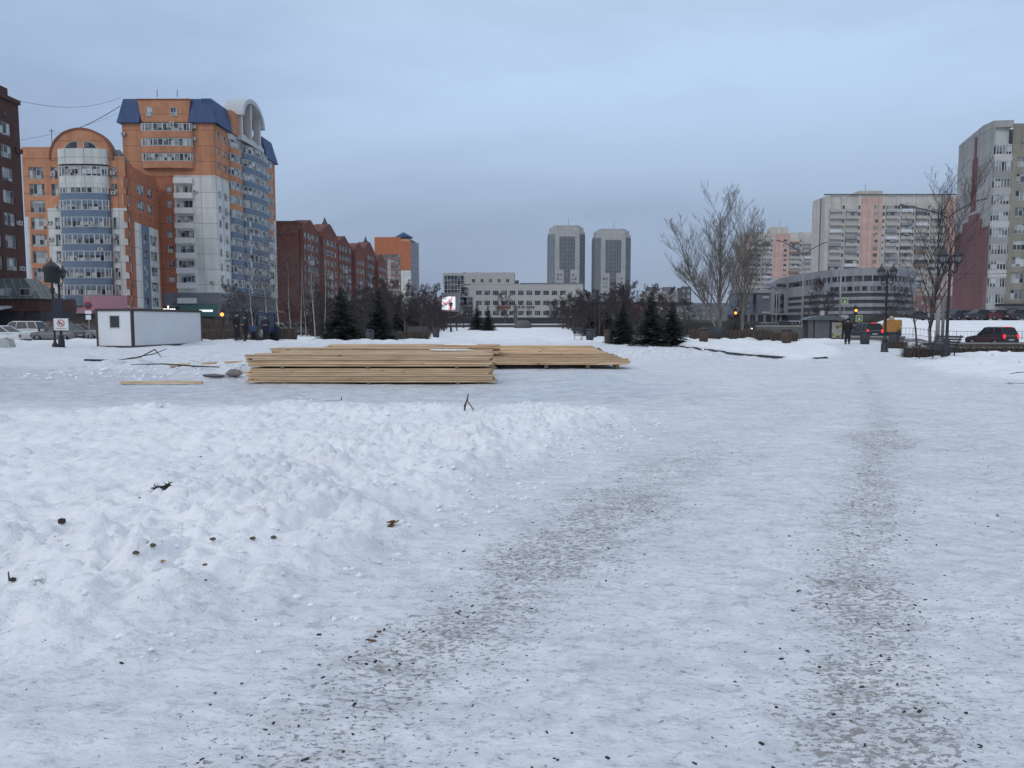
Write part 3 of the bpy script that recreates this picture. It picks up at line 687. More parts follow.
# ---------------------------------------------------------------- long brick block with gables
REF[0] = 270
B = Building('gabled_brick_block', (-58, 230), 'long red brown brick apartment block with a row of pointed gables', 'apartment block')
B.blk('near_wall', REDB, -61.3, -54.9, 200, 212, 0, 26.8); B.blk('parapet', REDB2, -61.5, -54.7, 199.8, 212.2, 26.8, 27.4)
B.blk('string_course', REDB2, -61.4, -54.8, 199.85, 212, 23.9, 24.2)
S = B.F((xat(301, 200), 200.5), (xat(386, 302), 302)); V = S.ua
B.part('core', REDB, lambda mb: S.box(mb, 0, S.L, 0, 26, -9, -.6))
secs = [(302, 320, 220, 223.5, 0), (320.5, 337, 224, 224, 1), (337.5, 352, 236, 238, 0), (352.5, 364, 243, 246, 0), (364.5, 375, 242, 250, 1), (375.5, 385.5, 254, 256, 0)]
random.seed(11)
for k, (a, b, pk, ea, sp) in enumerate(secs):
    u0, u1 = V(a), V(b); um = (u0+u1)/2; Ym = S.p0.y+um*S.u.y; zp = zat(pk, Ym); ze = min(27.5, zp-3.2)
    cols = []; nc = 4; cw = (u1-u0-1.6)/nc
    for c in range(nc): cols.append((u0+.8+cw*c+.4, u0+.8+cw*(c+1)-.4, 2))
    rws = [(3.4+2.85*j, 5.0+2.85*j) for j in range(8)]
    d = .5 if k % 2 else .1
    S.region('wall', u0, u1, 2.2, ze, REDB if k % 2 else REDB2, rws, cols, d=d)
    def fn(mb):
        q = (u1-u0); mb.prism([(u0, ze), (u1, ze), (u1-q*.14, ze+.9), (um+q*.12, zp-.7), (um, zp), (um-q*.14, zp-.5), (u0+q*.12, ze+1.2)], lambda p: S.P(p[0], d, p[1]), lambda p: S.P(p[0], d-4, p[1]))
    B.part('gable', REDB2, fn)
    if sp:
        B.part('spire', BLUEP if 0 else M('dark_slate', (.05, .05, .06), .7), lambda mb: mb.lathe([(1.3, 0), (1.2, .4), (.6, 1.3), (.08, 2.7)], S.P(um, d-1.5, zp-.8), 8))
    for j in range(6):      # loggias, glazed in white lower down
        if random.random() < .8:
            c = random.choice([1, 2]); mb = MB(); S.box(mb, u0+.8+cw*c, u0+.8+cw*(c+1), 3.4+2.85*j-1.0, 3.4+2.85*j+.1, d, d+.8)
            mb.build('balcony', M('pale_balcony', (.34, .34, .34), .8, .2, rnd=.35), B.o)
    B.part('downpipe_strip', REDB, lambda mb: S.box(mb, u0-.3, u0+.2, 0, ze, -.2, d+.6))
S.region('ground_floor', 0, S.L, 0, 2.2, GREYW)
B.finish(90)

# ---------------------------------------------------------------- orange block with blue roof pavilion, far
REF[0] = 280
def simple(name, label, px0, px1, pyt, Yd, depth, mat, cat='building', group=None):
    x0, x1 = xat(px0, Yd), xat(px1, Yd); zt = zat(pyt, Yd)
    B = Building(name, ((x0+x1)/2, Yd), label, cat, group); B.pane = PANE_FAR
    B.x0, B.x1, B.zt, B.Yd = x0, x1, zt, Yd
    F = B.F((x0, Yd), (x1, Yd)); B.blk('core', mat, x0+.3, x1-.3, Yd+.3, Yd+depth, 0, zt-.5)
    return B, F
B, F = simple('blue_roofed_block', 'far orange and white apartment block topped by a pointed blue roof pavilion', 375, 411, 238, 430, 24, ORANGE, 'apartment block')
U = F.ua; FO = M('bright_orange_render', (.40, .13, .055), .9, .1, .3); FP = M('far_pale_wall', (.36, .33, .31), .9, .1, .3)
F.region('wall', U(375), U(401), 39, B.zt+.5, FO); F.region('wall', U(401), U(411), 30, B.zt-2, FO)
rws = [(4+3*k, 5.6+3*k) for k in range(12)]
F.region('balcony_wall', U(375), U(401), 0, 39, M('far_brown_wall', (.22, .13, .10), .9, .1, .3), rws, [(U(378), U(382.5), 2), (U(384), U(388), 2), (U(391), U(395), 2), (U(396), U(400), 2)])
F.region('white_wall', U(388), U(391), 0, 36, FP, d=.1); F.region('white_wall', U(401), U(411), 0, 30, WPANEL)
S = B.F((B.x1, 430.2), (B.x1+1.4, 456)); S.region('side_wall', 0, S.L, 0, B.zt-.5, M('far_grey_wall', (.24, .25, .27), .9, .15, .3), rws+[(4+3*k, 5.6+3*k) for k in (12, 13)], [(2, 6, 2), (9, 13, 2), (16, 20, 2)])
xm = xat(403, 432)-B.b.x; zq = lambda py: zat(py, 432)
B.part('roof_pavilion', BLUEROOF, lambda mb: mb.box(xm-4.5, xm+5.5, 1.5, 11, B.zt-1.5, zq(240.5)))
B.part('pointed_roof', BLUEROOF, lambda mb: mb.lathe([(.6, zq(241)), (5.6, zq(237)), (.3, zq(231.5))], (xm, 6, 0), 4))
B.finish(60)

# ---------------------------------------------------------------- white administrative building across the end of the alley
REF[0] = 300
B, F = simple('office_building', 'long white four storey office building with window bands at the end of the alley', 443, 583, 284, 250, 16, WPANEL, 'office building')
U = F.ua; za = lambda py: zat(py, 250); AW = M('pale_office_wall', (.40, .395, .37), .85, .08, .3); B.pane = PANE_DARK
bands = [(za(295.2), za(290.6)), (za(305.4), za(300.6)), (za(315.3), za(310.8))][::-1]
cl = []
for k in range(11): a = 476+k*8.4; cl.append((U(a), U(a+5.8), 3))
F.region('wall', U(470), U(583), 3.0, B.zt, AW, bands, cl)
F.region('stepped_wall', U(443), U(470), B.zt-.02, za(273), AW, d=.0)
B.blk('upper_storey', AW, U(464)+B.x0, U(515)+B.x0, 250.3, 262, B.zt, za(273))
F.region('upper_wall', U(470), U(514), B.zt, za(272.5), AW, [(za(282.6), za(279))], [(U(472+k*8.5), U(475.2+k*8.5), 2) for k in range(5)], d=.1)
B.blk('upper_storey', AW, xat(443.5, 250), xat(470, 250), 250.4, 262, 3, za(272.8))
for a, b, t, bo in ((444.5, 464, 275.5, 294), (460, 468, 287, 306), (464, 473, 297, 318)):
    mb = MB(); F.box(mb, U(a), U(b), za(bo), za(t), .02, .10); o = mb.build('glass_wall', PANE_DARK, B.o)
    mb = MB(); n = int((b-a)/3)
    for i in range(n+1): F.box(mb, U(a+(b-a)*i/n)-.07, U(a+(b-a)*i/n)+.07, za(bo), za(t), .1, .22)
    m_ = int((bo-t)/4)
    for i in range(m_+1): z = za(t+(bo-t)*i/m_); F.box(mb, U(a), U(b), z-.07, z+.07, .1, .2)
    mb.build('glazing_bars', M('grey_bars', (.35, .36, .37), .6), o)
F.region('white_wall', U(443), U(473), 3, za(294), AW, d=-.01)
F.region('ground_floor', U(443), U(583), 0, 3.0, DARKW, d=-.1)
mb = MB()
for k in range(5): F.box(mb, U(500+k*2.1), U(501.5+k*2.1), za(308.5), za(305.9), .05, .2)
mb.build('red_lettering', M('red_letters', (.35, .05, .05), .6), B.o)
mb = MB()
for k in range(3): F.box(mb, U(514+k*4), U(516.4+k*4), za(308), za(306), .05, .2)
for k in range(4): F.box(mb, U(527+k*2), U(528.3+k*2), za(308), za(306.2), .05, .2)
mb.build('dark_lettering', M('maroon_letters', (.14, .05, .05), .6), B.o)
for px in (463, 476, 503.5): B.blk('roof_vent', GREYW, xat(px, 255), xat(px+2.4, 255), 255, 256.5, za(273), za(271.2))
B.blk('roof_vent', GREYW, xat(515, 255), xat(519, 255), 255, 258, B.zt-.5, za(279.5)); B.blk('coping', GREYW, U(520)+B.x0, U(583)+B.x0, 249.9, 251, B.zt-.02, B.zt+.35)
B.finish()

# ---------------------------------------------------------------- twin towers
REF[0] = 275
def twin(cx, top, lab, sh):
    Yd = 600; x = xat(cx, Yd); B = Building('octagonal_tower', (x, Yd+14), lab, 'apartment tower', 'twin grey octagonal towers'); B.pane = PANE_FAR
    zt = zat(top, Yd); TW = M('tower_pale_wall', (.40, .395, .385), .9, .06, .2, seams=(60, 3, .1, .7)); TG = M('tower_glass_band', (.095, .105, .115), .5, .15, .3, seams=(2.0, 3, .25, 1.7))
    w_, c = 14.0, 4.6
    P8 = [(-w_+c, -w_), (w_-c, -w_), (w_, -w_+c), (w_, w_-c), (w_-c, w_), (-w_+c, w_), (-w_, w_-c), (-w_, -w_+c)]
    B.part('core', TW, lambda mb: mb.prism(P8, lambda p: (p[0], p[1], 0), lambda p: (p[0], p[1], zt-4)))
    B.part('crown', TW, lambda mb: mb.prism([(a*.93, b*.93) for a, b in P8], lambda p: (p[0], p[1], zt-4), lambda p: (p[0], p[1], zt-.6)))
    B.part('penthouse', TW, lambda mb: mb.prism([(a*.75, b*.75) for a, b in P8], lambda p: (p[0], p[1], zt-.6), lambda p: (p[0], p[1], zt+1.0)))
    def gl(nm, p0, p1, z0, z1, d=.3):
        FF = B.F((x+p0[0], Yd+14+p0[1]), (x+p1[0], Yd+14+p1[1])); mb = MB(); FF.box(mb, .25, FF.L-.25, z0, z1, 0, d); return mb.build(nm, TG, B.o)
    gl('corner_glazing', P8[7], P8[0], 0, zt-6); gl('corner_glazing', P8[1], P8[2], 0, zt-6)
    gl('side_glazing', P8[6], P8[7], 0, zt-6); gl('side_glazing', P8[2], P8[3], 0, zt-6)
    FF = B.F((x-w_+c, Yd), (x+w_-c, Yd)); L = FF.L
    def g2(u0, u1, z0, z1):
        mb = MB(); FF.box(mb, u0, u1, z0, z1, 0, .35); mb.build('front_glazing', TG, B.o)
    g2(L*.18, L*.82, zt-33, zt-8); g2(L*.36, L*.64, 0, zt-33.01)
    mb = MB()
    for z in range(4, int(zt-36), 3):
        for u in (L*.10, L*.22, L*.70, L*.82): FF.box(mb, u, u+1.4, z, z+1.5, 0, .12)
    tag(mb.build('small_windows', PANE_FAR, B.o), kind='stuff')
    B.part('antenna', METAL, lambda mb: mb.tube((2, 0, zt), (2, 0, zt+8), .18))
twin(567, 226, 'left one of the twin grey octagonal towers, partly behind the office building', 0)
twin(613, 229.5, 'right one of the twin grey octagonal towers, standing clear of the office', 1)

# ---------------------------------------------------------------- pink and cream slab blocks on the right
REF[0] = 260
CREAM = M('cream_panel_wall', (.56, .52, .47), .9, .08, .25, seams=(3.2, 2.8, .06, .72)); PINKW = M('pink_brick_wall', (.56, .37, .32), .9, .08, .25, seams=(60, 2.8, .08, .8))
def slab(name, label, Yd, segs, top, pxl, pxr, depth=14, fl=2.8, nfl=19, chamfer=None, seed=1):
    random.seed(seed); B, F = simple(name, label, pxl, pxr, top, Yd, depth, CREAM, 'apartment block', 'pink and cream apartment blocks'); U = F.ua
    zt = B.zt; bal = []
    for (a, b, kind) in segs:
        u0, u1 = U(a), U(b)
        rws = [(zt-4.2-fl*k-1.5, zt-4.2-fl*k) for k in range(nfl-1)][::-1]; rws = [r for r in rws if r[0] > 4]
        if kind == 'pink': F.region('pink_wall', u0, u1, 0, zt-1.2, PINKW, rws, [(u0+(u1-u0)*.62, u0+(u1-u0)*.84, 1)], d=.25)
        elif kind == 'pinkplain': F.region('pink_wall', u0, u1, 0, zt-1, PINKW, d=.2)
        elif kind == 'w': F.region('wall', u0, u1, 0, zt, CREAM, rws, [(u0+(u1-u0)*.2, u0+(u1-u0)*.8, 1)])
        elif kind == 'plain': F.region('wall', u0, u1, 0, zt-.5, CREAM)
        else:
            q = (u1-u0); F.region('balcony_wall', u0, u1, 0, zt-.2, CREAM, rws, [(u0+q*.1, u0+q*.9, 3)], d=-.7)
            for r in rws: bal.append((F, u0, u1, r[0]-1.0))
    BALC = [M('balcony_cream', (.42, .40, .37), .85, .1), M('balcony_grey', (.24, .25, .27), .85, .1), M('balcony_brown', (.22, .15, .12), .85, .1), M('balcony_white', (.58, .60, .62), .7, .05)]
    bal.sort(key=lambda q: -q[3]); rest = MB()
    for i, (F_, u0, u1, z) in enumerate(bal):
        mi = random.choices([0, 1, 2, 3], [5, 3, 1.2, 2])[0]; tall = random.random() < .38
        def shape(mb, mi, gi):
            F_.box(mb, u0+.1, u1-.1, z, z+1.05, .0, .75, mi); F_.box(mb, u0, u1, z-.25, z-.05, -.3, .85, 0 if gi is not None else mi)
            if tall and gi is not None: F_.box(mb, u0+.2, u1-.2, z+1.05, z+2.3, .1, .7, gi)
        if i < 60:
            mb = MB(); shape(mb, 0, None); o = mb.build('balcony', BALC[mi], B.o)
            if tall:
                mb = MB(); F_.box(mb, u0+.2, u1-.2, z+1.05, z+2.3, .1, .7); mb.build('pane', PANE_FAR, o)
        else: shape(rest, mi, 4)
    if rest.v: tag(rest.build('more_balconies', BALC+[PANE_FAR], B.o), kind='stuff')
    return B, F, U
B, F, U = slab('slab_block', 'farther pink and cream slab block with snowy balconies, left of the larger one', 450,
    [(744, 749, 'pinkplain'), (749, 757, 'b'), (757, 762, 'w'), (762, 770, 'b'), (770, 773, 'w'), (773, 789, 'pink'), (789, 799, 'b'), (799, 802, 'w'), (802, 811, 'b'), (811, 822, 'plain')], 232, 744, 822, seed=5)
B.blk('roof_house', CREAM, xat(770, 455), xat(786, 455), 453, 462, B.zt-.5, zat(227.5, 455)); B.part('antenna', METAL, lambda mb: mb.tube((xat(779, 455)-B.b.x, 6, B.zt), (xat(779, 455)-B.b.x, 6, B.zt+8), .12))
B.finish(30)
B, F, U = slab('slab_block', 'larger pink and cream slab block rising behind the curved grey mall', 322,
    [(826, 828, 'plain'), (828, 840, 'b'), (840, 844, 'w'), (844, 856, 'b'), (856, 859.5, 'w'), (859.5, 880, 'pink'), (880, 884, 'w'), (884, 895, 'b'), (895, 899, 'w'), (899, 910, 'b'), (910, 913.5, 'w'), (913.5, 925, 'b'), (925, 929, 'w'), (929, 942, 'b'), (942, 957, 'pinkplain')], 195, 823, 962, seed=8)
B.blk('roof_house', CREAM, xat(855, 326), xat(878, 326), 324, 334, B.zt-.5, zat(191.5, 326)); B.blk('coping', M('brown_coping', (.16, .13, .11), .8), B.x0-.2, B.x1, 321.6, 323, B.zt, B.zt+.4)
C_ = B.F((xat(812.5, 336), 336), (B.x0, 322.1)); C_.region('end_wall', 0, C_.L, 0, B.zt-1.2, M('grey_cream_wall', (.42, .41, .39), .9, .06, .3)); C_.region('brown_strip', C_.L*.42, C_.L*.70, 6, B.zt-.6, M('maroon_strip', (.17, .11, .11), .9), d=.12)
B.part('antenna', METAL, lambda mb: mb.tube((xat(865, 326)-B.b.x, 6, B.zt), (xat(865, 326)-B.b.x, 6, B.zt+5.5), .12))
B.finish(30)

# ---------------------------------------------------------------- grey tower at the right edge
REF[0] = 190
B = Building('grey_tower', (88, 138), 'tall grey apartment tower at the right edge with a dark red lower corner', 'apartment block', z=1.0)
GP = M('grey_panel_wall', (.36, .355, .345), .9, .08, .25, seams=(60, 2.8, .06, .8)); MAR = M('maroon_brick_wall', (.18, .085, .085), .9, .12, .5, seams=(60, 2.8, .05, .75))
zt = zat(124, 131)
B.blk('core', GREYW, 82.2, 104, 132, 143.4, 1, zt-.6)
S = B.F((xat(957, 143.5), 143.5), (xat(991, 130), 130)); V = S.ua
um = V(977); 
S.region('wall', 0, S.L, 20.3, zt-.8, GP); S.region('red_wall', 0, S.L, 1, 17.6, MAR); S.region('red_wall', S.L*.22, S.L*.80, 17.6, 19.2, MAR); S.region('wall', 0, S.L*.22, 17.6, 20.3, GP); S.region('wall', S.L*.8, S.L, 17.6, 20.3, GP)
S.region('red_wall', S.L*.40, S.L*.72, 19.2, 20.3, MAR); S.region('wall', S.L*.22, S.L*.40, 19.2, 20.3, GP); S.region('wall', S.L*.72, S.L*.8, 19.2, 20.3, GP)
S.region('red_strip', S.L*.46, S.L*.60, 20.8, zt-4.5, MAR, d=.1); S.region('red_strip', S.L*.5, S.L*.56, zt-4.5, zt-1.0, MAR, d=.1)
def fn(mb):
    mb.prism([(0, zt-.8), (S.L, zt-.8), (S.L, zt+.3), (S.L*.7, zt+.5), (S.L*.55, zt+.2), (S.L*.3, zt-.2)], lambda p: S.P(p[0], .05, p[1]), lambda p: S.P(p[0], -3, p[1]))
B.part('parapet', GP, fn)
F = B.F((xat(991, 130)+.02, 129.9), (104, 129.9)); U = F.ua
uA, uB = U(992), U(1008.5); fl = 2.72
rws = [(zt-3.6-fl*k-1.6, zt-3.6-fl*k) for k in range(11)][::-1]
F.region('wall', 0, uA, 1, zt, GP); F.region('balcony_wall', uA, uB, 1, zt, M('white_render', (0, 0, 0)), rws, [(uA+.2, uB-.2, 4)], d=-.6)
for r in rws:
    mb = MB(); F.box(mb, uA-.05, uB+.05, r[0]-1.1, r[0], -.3, .5); bo = mb.build('balcony', M('pale_balcony_front', (.36, .36, .355), .8, .15, rnd=.3), B.o)
    mb = MB(); F.box(mb, uA+.05, uB-.05, r[0], r[1]-.1, -.2, .38); mb.build('pane', PANE, bo)
    mb = MB()
    for i in range(6): u = uA+.05+(uB-uA-.2)*i/5; F.box(mb, u, u+.1, r[0], r[1], .3, .44)
    F.box(mb, uA, uB, r[1]-.12, r[1], -.2, .45); mb.build('frame', WHITEF, bo)
TAUPE = M('taupe_render_wall', (.26, .24, .195), .9, .08, .4, seams=(60, 2.72, .04, .8))
rws2 = [(zt-7.3-fl*k, zt-5.7-fl*k) for k in range(9)][::-1]
F.region('taupe_wall', uB+.05, F.L, 4.6, zt-.3, TAUPE, rws2, [(U(1014), U(1014)+2.1, 3), (U(1014)+4.2, U(1014)+6.3, 3), (U(1014)+8.4, U(1014)+10.5, 3), (U(1014)+13, U(1014)+15, 3)], d=.5)
F.region('entrance_wall', uB+.05, F.L, 1, 4.2, M('pale_entrance', (.30, .29, .28), .8), d=.4)
B.part('entrance_canopy', DARKW, lambda mb: F.box(mb, uB-1.6, F.L, 4.2, 4.6, .0, 2.2))
for a in (uB+.6, uB+3.4, uB+6.5):
    mb = MB(); F.box(mb, a, a+2.0, 1.1, 3.8, .4, .46); mb.build('door', PANE_DARK, B.o)
B.part('roof_vent', METAL, lambda mb: mb.tube(F.P(U(1019), .4, zt-3.2), F.P(U(1019), .8, zt-3.2), .25, n=8))
B.finish()

# ---------------------------------------------------------------- curved grey mall
REF[0] = 300
B = Building('curved_mall', (82, 195), 'curved grey shopping centre with ribbon windows and horizontal ledges', 'shopping centre')
MG = M('mall_grey_metal', (.245, .25, .265), .6, .08, .3, seams=(4, 60, .04, .8)); MD = M('mall_dark_band', (.05, .055, .062), .6, .1)
plan = [(806, 199), (818, 191), (834, 184), (853, 180), (872, 178), (890, 179), (905, 184), (913, 193)]
P2 = [(xat(a, b), b) for a, b in plan]
def band(nm, mat, z0, z1, off=0.0, i0=0, i1=99, par=None, zl=None):
    mb = MB(); pts = P2[i0:i1+1] if i1 < 99 else P2[i0:]
    q = []
    for j, (x, y) in enumerate(pts):
        dd = Vector((x-88, y-215)).normalized()*off; q.append((x+dd.x-B.b.x, y+dd.y-B.b.y))
    poly = q+[(q[-1][0]+2, 40), (q[0][0]+2, 40)]
    n = len(poly)
    zt_ = [z1 if zl is None else z1+zl*(1-k/(len(q)-1)) for k in range(len(q))]+[z1, z1+(zl or 0)]
    vs = [(a, b, z0) for a, b in poly]+[(a, b, zz) for (a, b), zz in zip(poly, zt_)]
    mb.add(vs, [tuple(range(n-1, -1, -1)), tuple(range(n, 2*n))]+[(k, (k+1) % n, n+(k+1) % n, n+k) for k in range(n)])
    return mb.build(nm, mat, par or B.o)
zm = lambda py: zat(py, 181)
band('ground_floor', MD, 0, zm(314)); 
band('wall', MG, zm(314), zm(311), .5); band('window_band', MD, zm(311), zm(307), .0); band('wall', MG, zm(307), zm(303.5), .5); band('window_band', MD, zm(303.5), zm(300), 0)
band('wall', MG, zm(300), zm(297), .5); band('window_band', MD, zm(297), zm(293.4), 0); band('wall', MG, zm(293.4), zm(281.8), .45); band('ribbon_window', PANE_DARK, zm(281.8), zm(276.2), .1); band('parapet', MG, zm(276.2), zm(268.6), .5)
def seg_pts(t):
    L = [math.dist(a, b) for a, b in zip(P2[:-1], P2[1:])]; T_ = t*sum(L)
    for k, l in enumerate(L):
        if T_ <= l: a, b = P2[k], P2[k+1]; return (a[0]+(b[0]-a[0])*T_/l, a[1]+(b[1]-a[1])*T_/l, math.atan2(b[1]-a[1], b[0]-a[0]))
        T_ -= l
    return (*P2[-1], 0)
me_w = None
for k in range(20):
    x, y, r = seg_pts(.28+.70*k/20); dd = Vector((x-88, y-215)).normalized()*.5
    if me_w is None:
        mb = MB(); mb.box(0, 1.2, -.06, .3, 0, 1.0); me_w = mb.mesh('window', PANE_DARK)
    inst('window', me_w, B.o, (x+dd.x-B.b.x, y+dd.y-B.b.y, zm(291)), r)
for k in range(24):
    x, y, r = seg_pts(k/24); dd = Vector((x-88, y-215)).normalized()*.25; mb = MB(); mb.box(-.12, .12, -.25, .2, 0, zm(276.2)-zm(281.8)); o = mb.build('mullion', MG, B.o, (x+dd.x-B.b.x, y+dd.y-B.b.y, zm(281.8))); o.rotation_euler = (0, 0, r)
tw = M('pale_mural', (.40, .25, .21), .9, .3, .3)
for t in (.35, .6):
    x, y, r = seg_pts(t); mb = MB(); mb.box(0, 2, -.2, .2, 0, 1.0); o = mb.build('sign_panel', M('grey_sign_panel', (.32, .33, .35), .6), B.o, (x-B.b.x, y-B.b.y-.6, 2.2)); o.rotation_euler = (0, 0, r)

B = Building('grey_mall_wing', (70, 225), 'low grey shopping centre wing with a gabled glass portico', 'shopping centre')
F = B.F((xat(735, 215), 215), (xat(808, 215), 215)); U = F.ua; zm = lambda py: zat(py, 215)
F.region('wall', 0, F.L, zm(315), zm(293), M('blue_grey_cladding', (.125, .14, .165), .7, .12, .3, seams=(4, 2, .05, .75)), th=6); F.region('shop_front', 0, F.L, 0, zm(315), DARKW, th=6, d=-.3)
F.region('cornice', -.3, F.L+.3, zm(293), zm(290), M('pale_grey_cornice', (.27, .28, .29), .8), d=.5, th=7)
F.region('portico', U(770), U(788), zm(315), zm(288), MG, d=1.0, th=3); 
mb = MB(); mb.prism([(U(769), zm(288)), (U(789), zm(288)), (U(788), zm(283)), (U(779), zm(277.5)), (U(770), zm(283))], lambda p: F.P(p[0], 1.2, p[1]), lambda p: F.P(p[0], -6, p[1])); mb.build('gable', MG, B.o)
for a, b in ((773.5, 777), (779, 782.5), (753, 756)):
    mb = MB(); F.box(mb, U(a), U(b), zm(313), zm(294), 1.0 if a > 760 else 0, 1.08 if a > 760 else .08); mb.build('window', PANE_DARK, B.o)
mb = MB(); F.box(mb, U(774), U(784), zm(287), zm(284), 1.2, 1.3); mb.build('window', PANE_DARK, B.o)
for a, b, t, bo, c in ((784.5, 791, 296, 300.5, (.22, .06, .08)), (789, 796, 288, 291.5, (.20, .03, .04)), (762, 769, 296, 298.5, (.30, .32, .36)), (762, 770, 311.5, 313.5, (.24, .32, .18)), (785, 795, 312, 313.5, (.55, .55, .5)), (791, 796, 314, 320, (.42, .43, .42)), (786, 794, 307, 309, (.25, .27, .30))):
    mb = MB(); F.box(mb, U(a), U(b), zm(bo), zm(t), .1, .35); mb.build('sign_panel', M('panel_%d' % int(a*10), c, .6), B.o)
for k in range(9):
    u = U(740+k*8); mb = MB(); F.box(mb, u, u+.6, 0, zm(315), -.2, .1); mb.build('pillar', GREYW, B.o)

# ---------------------------------------------------------------- far background blocks
def far(name, label, a, b, top, Yd, col, cap=14, nr=4, extra=None, cat='building'):
    B, F = simple(name, label, a, b, top, Yd, 14, M('far_wall_%d' % int(a), col, .9, .1, .15), cat); U = F.ua; n = max(2, int((b-a)/5)); q = F.L/n
    F.region('wall', 0, F.L, 0, B.zt, M('far_wall_%d' % int(a), col), [(2+(B.zt-3)/nr*k+.6, 2+(B.zt-3)/nr*(k+1)-.6) for k in range(nr)], [(q*k+q*.25, q*k+q*.75, 2) for k in range(n)])
    if extra: extra(B, F, U)
    B.finish(60); return B
far('hillside_block', 'pale stepped apartment block on the skyline right of the towers', 645, 683, 291, 480, (.29, .28, .265), nr=6, extra=lambda B, F, U: [B.blk('roof_house', GREYW, xat(q, 484), xat(q+11, 484), 484, 492, B.zt-1, zat(287, 484)) for q in (648, 664)])
far('dark_hoarding_block', 'small dark square tower behind the poplar', 681, 691, 286.5, 470, (.075, .08, .09), nr=6)
far('grey_low_block', 'low grey block behind the bare poplar tree', 685, 738, 303, 330, (.14, .15, .155), nr=3)
far('pale_low_block', 'pale low block on the skyline beside the lamp', 411, 444, 297, 420, (.28, .27, .26), nr=4, extra=lambda B, F, U: B.blk('roof_house', GREYW, xat(425, 424), xat(436, 424), 424, 430, B.zt-1, zat(291, 424)))
far('shopping_arcade', 'long low arcade with a dark roof edge and red signs beyond the spruces', 584, 690, 303, 300, (.20, .17, .165), nr=2, extra=lambda B, F, U: (B.part('roof_edge', DARKW, lambda mb: F.box(mb, -1, F.L+1, B.zt-.6, B.zt+.3, -3, .8)), B.part('red_fascia', M('dull_red_fascia', (.24, .09, .085), .8), lambda mb: F.box(mb, U(628), U(650), B.zt-2.6, B.zt-1.2, .05, .2)), B.part('red_fascia', M('dull_red_fascia', (0, 0, 0)), lambda mb: F.box(mb, U(632), U(642), B.zt-9, B.zt-6, .05, .2))))
far('maroon_low_block', 'low dull red building at the foot of the large slab block', 915, 957, 296, 250, (.20, .11, .10), nr=3)

REF[0] = 322
# ================================================================ TREES
def bark(name, c, **k): return M(name, c, .95, .25, 8, **k)
BARK = bark('grey_brown_bark', (.085, .070, .062)); TWIG = bark('dark_twig_bark', (.060, .047, .045)); BIRCH = bark('pale_birch_bark', (.36, .35, .34)); BTWIG = bark('birch_twigs', (.10, .075, .07))
def bare_tree(seed, h, r, levels=4, kids=(9, 7, 5), up=.75, first=.18, spread=.42, minr=.010, n=5, tmat=BARK, cmat=TWIG, lean=0, limbs=None, wig=.09):
    """trunk mesh and crown mesh of a leafless tree: tapering limbs that fork down to twigs"""
    rng = random.Random(seed); T, C = MB(), MB()
    def grow(p, d, L, r0, lev):
        seg = max(3, int(5-lev)+1); pts = [p.copy()]; q = p.copy(); dd = d.copy()
        for i in range(seg):
            dd = (dd+Vector((rng.gauss(0, wig), rng.gauss(0, wig), .05*up+rng.gauss(0, .03)))).normalized(); q = q+dd*L/seg; pts.append(q.copy())
        rr = [max(minr*.55, r0*(1-.86*i/seg)) for i in range(seg+1)]
        (T if lev == 0 else C).path(pts, rr, n if lev < 2 else 3)
        if lev >= levels-1: return
        k = kids[min(lev, len(kids)-1)]
        for j in range(k):
            t = (first if lev == 0 else .22)+(1-(first if lev == 0 else .22))*(j+rng.random()*.8)/k; t = min(t, .97)
            i = min(int(t*seg), seg-1); f = t*seg-i; pp = pts[i].lerp(pts[i+1], f); dr = (pts[i+1]-pts[i]).normalized()
            a = rng.random()*2*pi; side = dr.orthogonal(); side.rotate(Matrix.Rotation(a, 3, dr))
            nd = (dr*(1-spread)+side*spread+Vector((0, 0, up*.35))).normalized()
            rc = max(minr, rr[i]*(.50 if lev else .42)); LL = L*(.50 if lev == 0 else .48)*(1.1-t*.62)*rng.uniform(.8, 1.15)
            grow(pp, nd, LL, rc, lev+1)
    if limbs:
        for (d, L, r0, z) in limbs: grow(Vector((0, 0, z)), Vector(d).normalized(), L, r0, 0)
    else: grow(Vector((0, 0, 0)), Vector((lean, 0, 1)).normalized(), h, r, 0)
    return T.mesh('trunk', tmat), C.mesh('crown', cmat)
def plant(name, meshes, x, y, label, cat='tree', group=None, rz=0, sc=1, z=None):
    o = empty(name, (x, y, (H(x, y) if z is None else z)-.05), rz, label, cat, group); o.scale = (sc, sc, sc) if name != 'poplar_tree' else (sc*1.12, sc, sc*.93)
    inst('trunk', meshes[0], o); inst('crown', meshes[1], o); return o

Yp = 66
PB = bark('poplar_bark', (.16, .145, .125))
pop = bare_tree(21, 13, .3, 5, (23, 8, 6, 4), .75, .14, .30, .0085, tmat=PB, cmat=PB, limbs=[((.0, 0, 1), 16.4, .25, 0), ((-.26, .1, 1), 13, .15, .8), ((-.10, -.1, 1), 11, .1, 2), ((-.8, 0, 1), 7.2, .08, 2.6)], wig=.06)
plant('poplar_tree', pop, xat(719, Yp), Yp, 'tallest bare poplar with upswept branches behind the dark bench', group='bare poplars by the street', sc=.72)
pop2 = bare_tree(33, 12, .2, 5, (21, 8, 6, 4), .75, .16, .30, .0085, tmat=PB, cmat=PB, limbs=[((.10, 0, 1), 15.0, .18, 0), ((.0, .1, 1), 11, .10, 1.8), ((.2, 0, 1), 10.5, .09, 2.6)], wig=.06)
plant('poplar_tree', pop2, xat(742, 68), 68, 'second bare poplar leaning right in front of the pink slab block', group='bare poplars by the street', sc=.72)
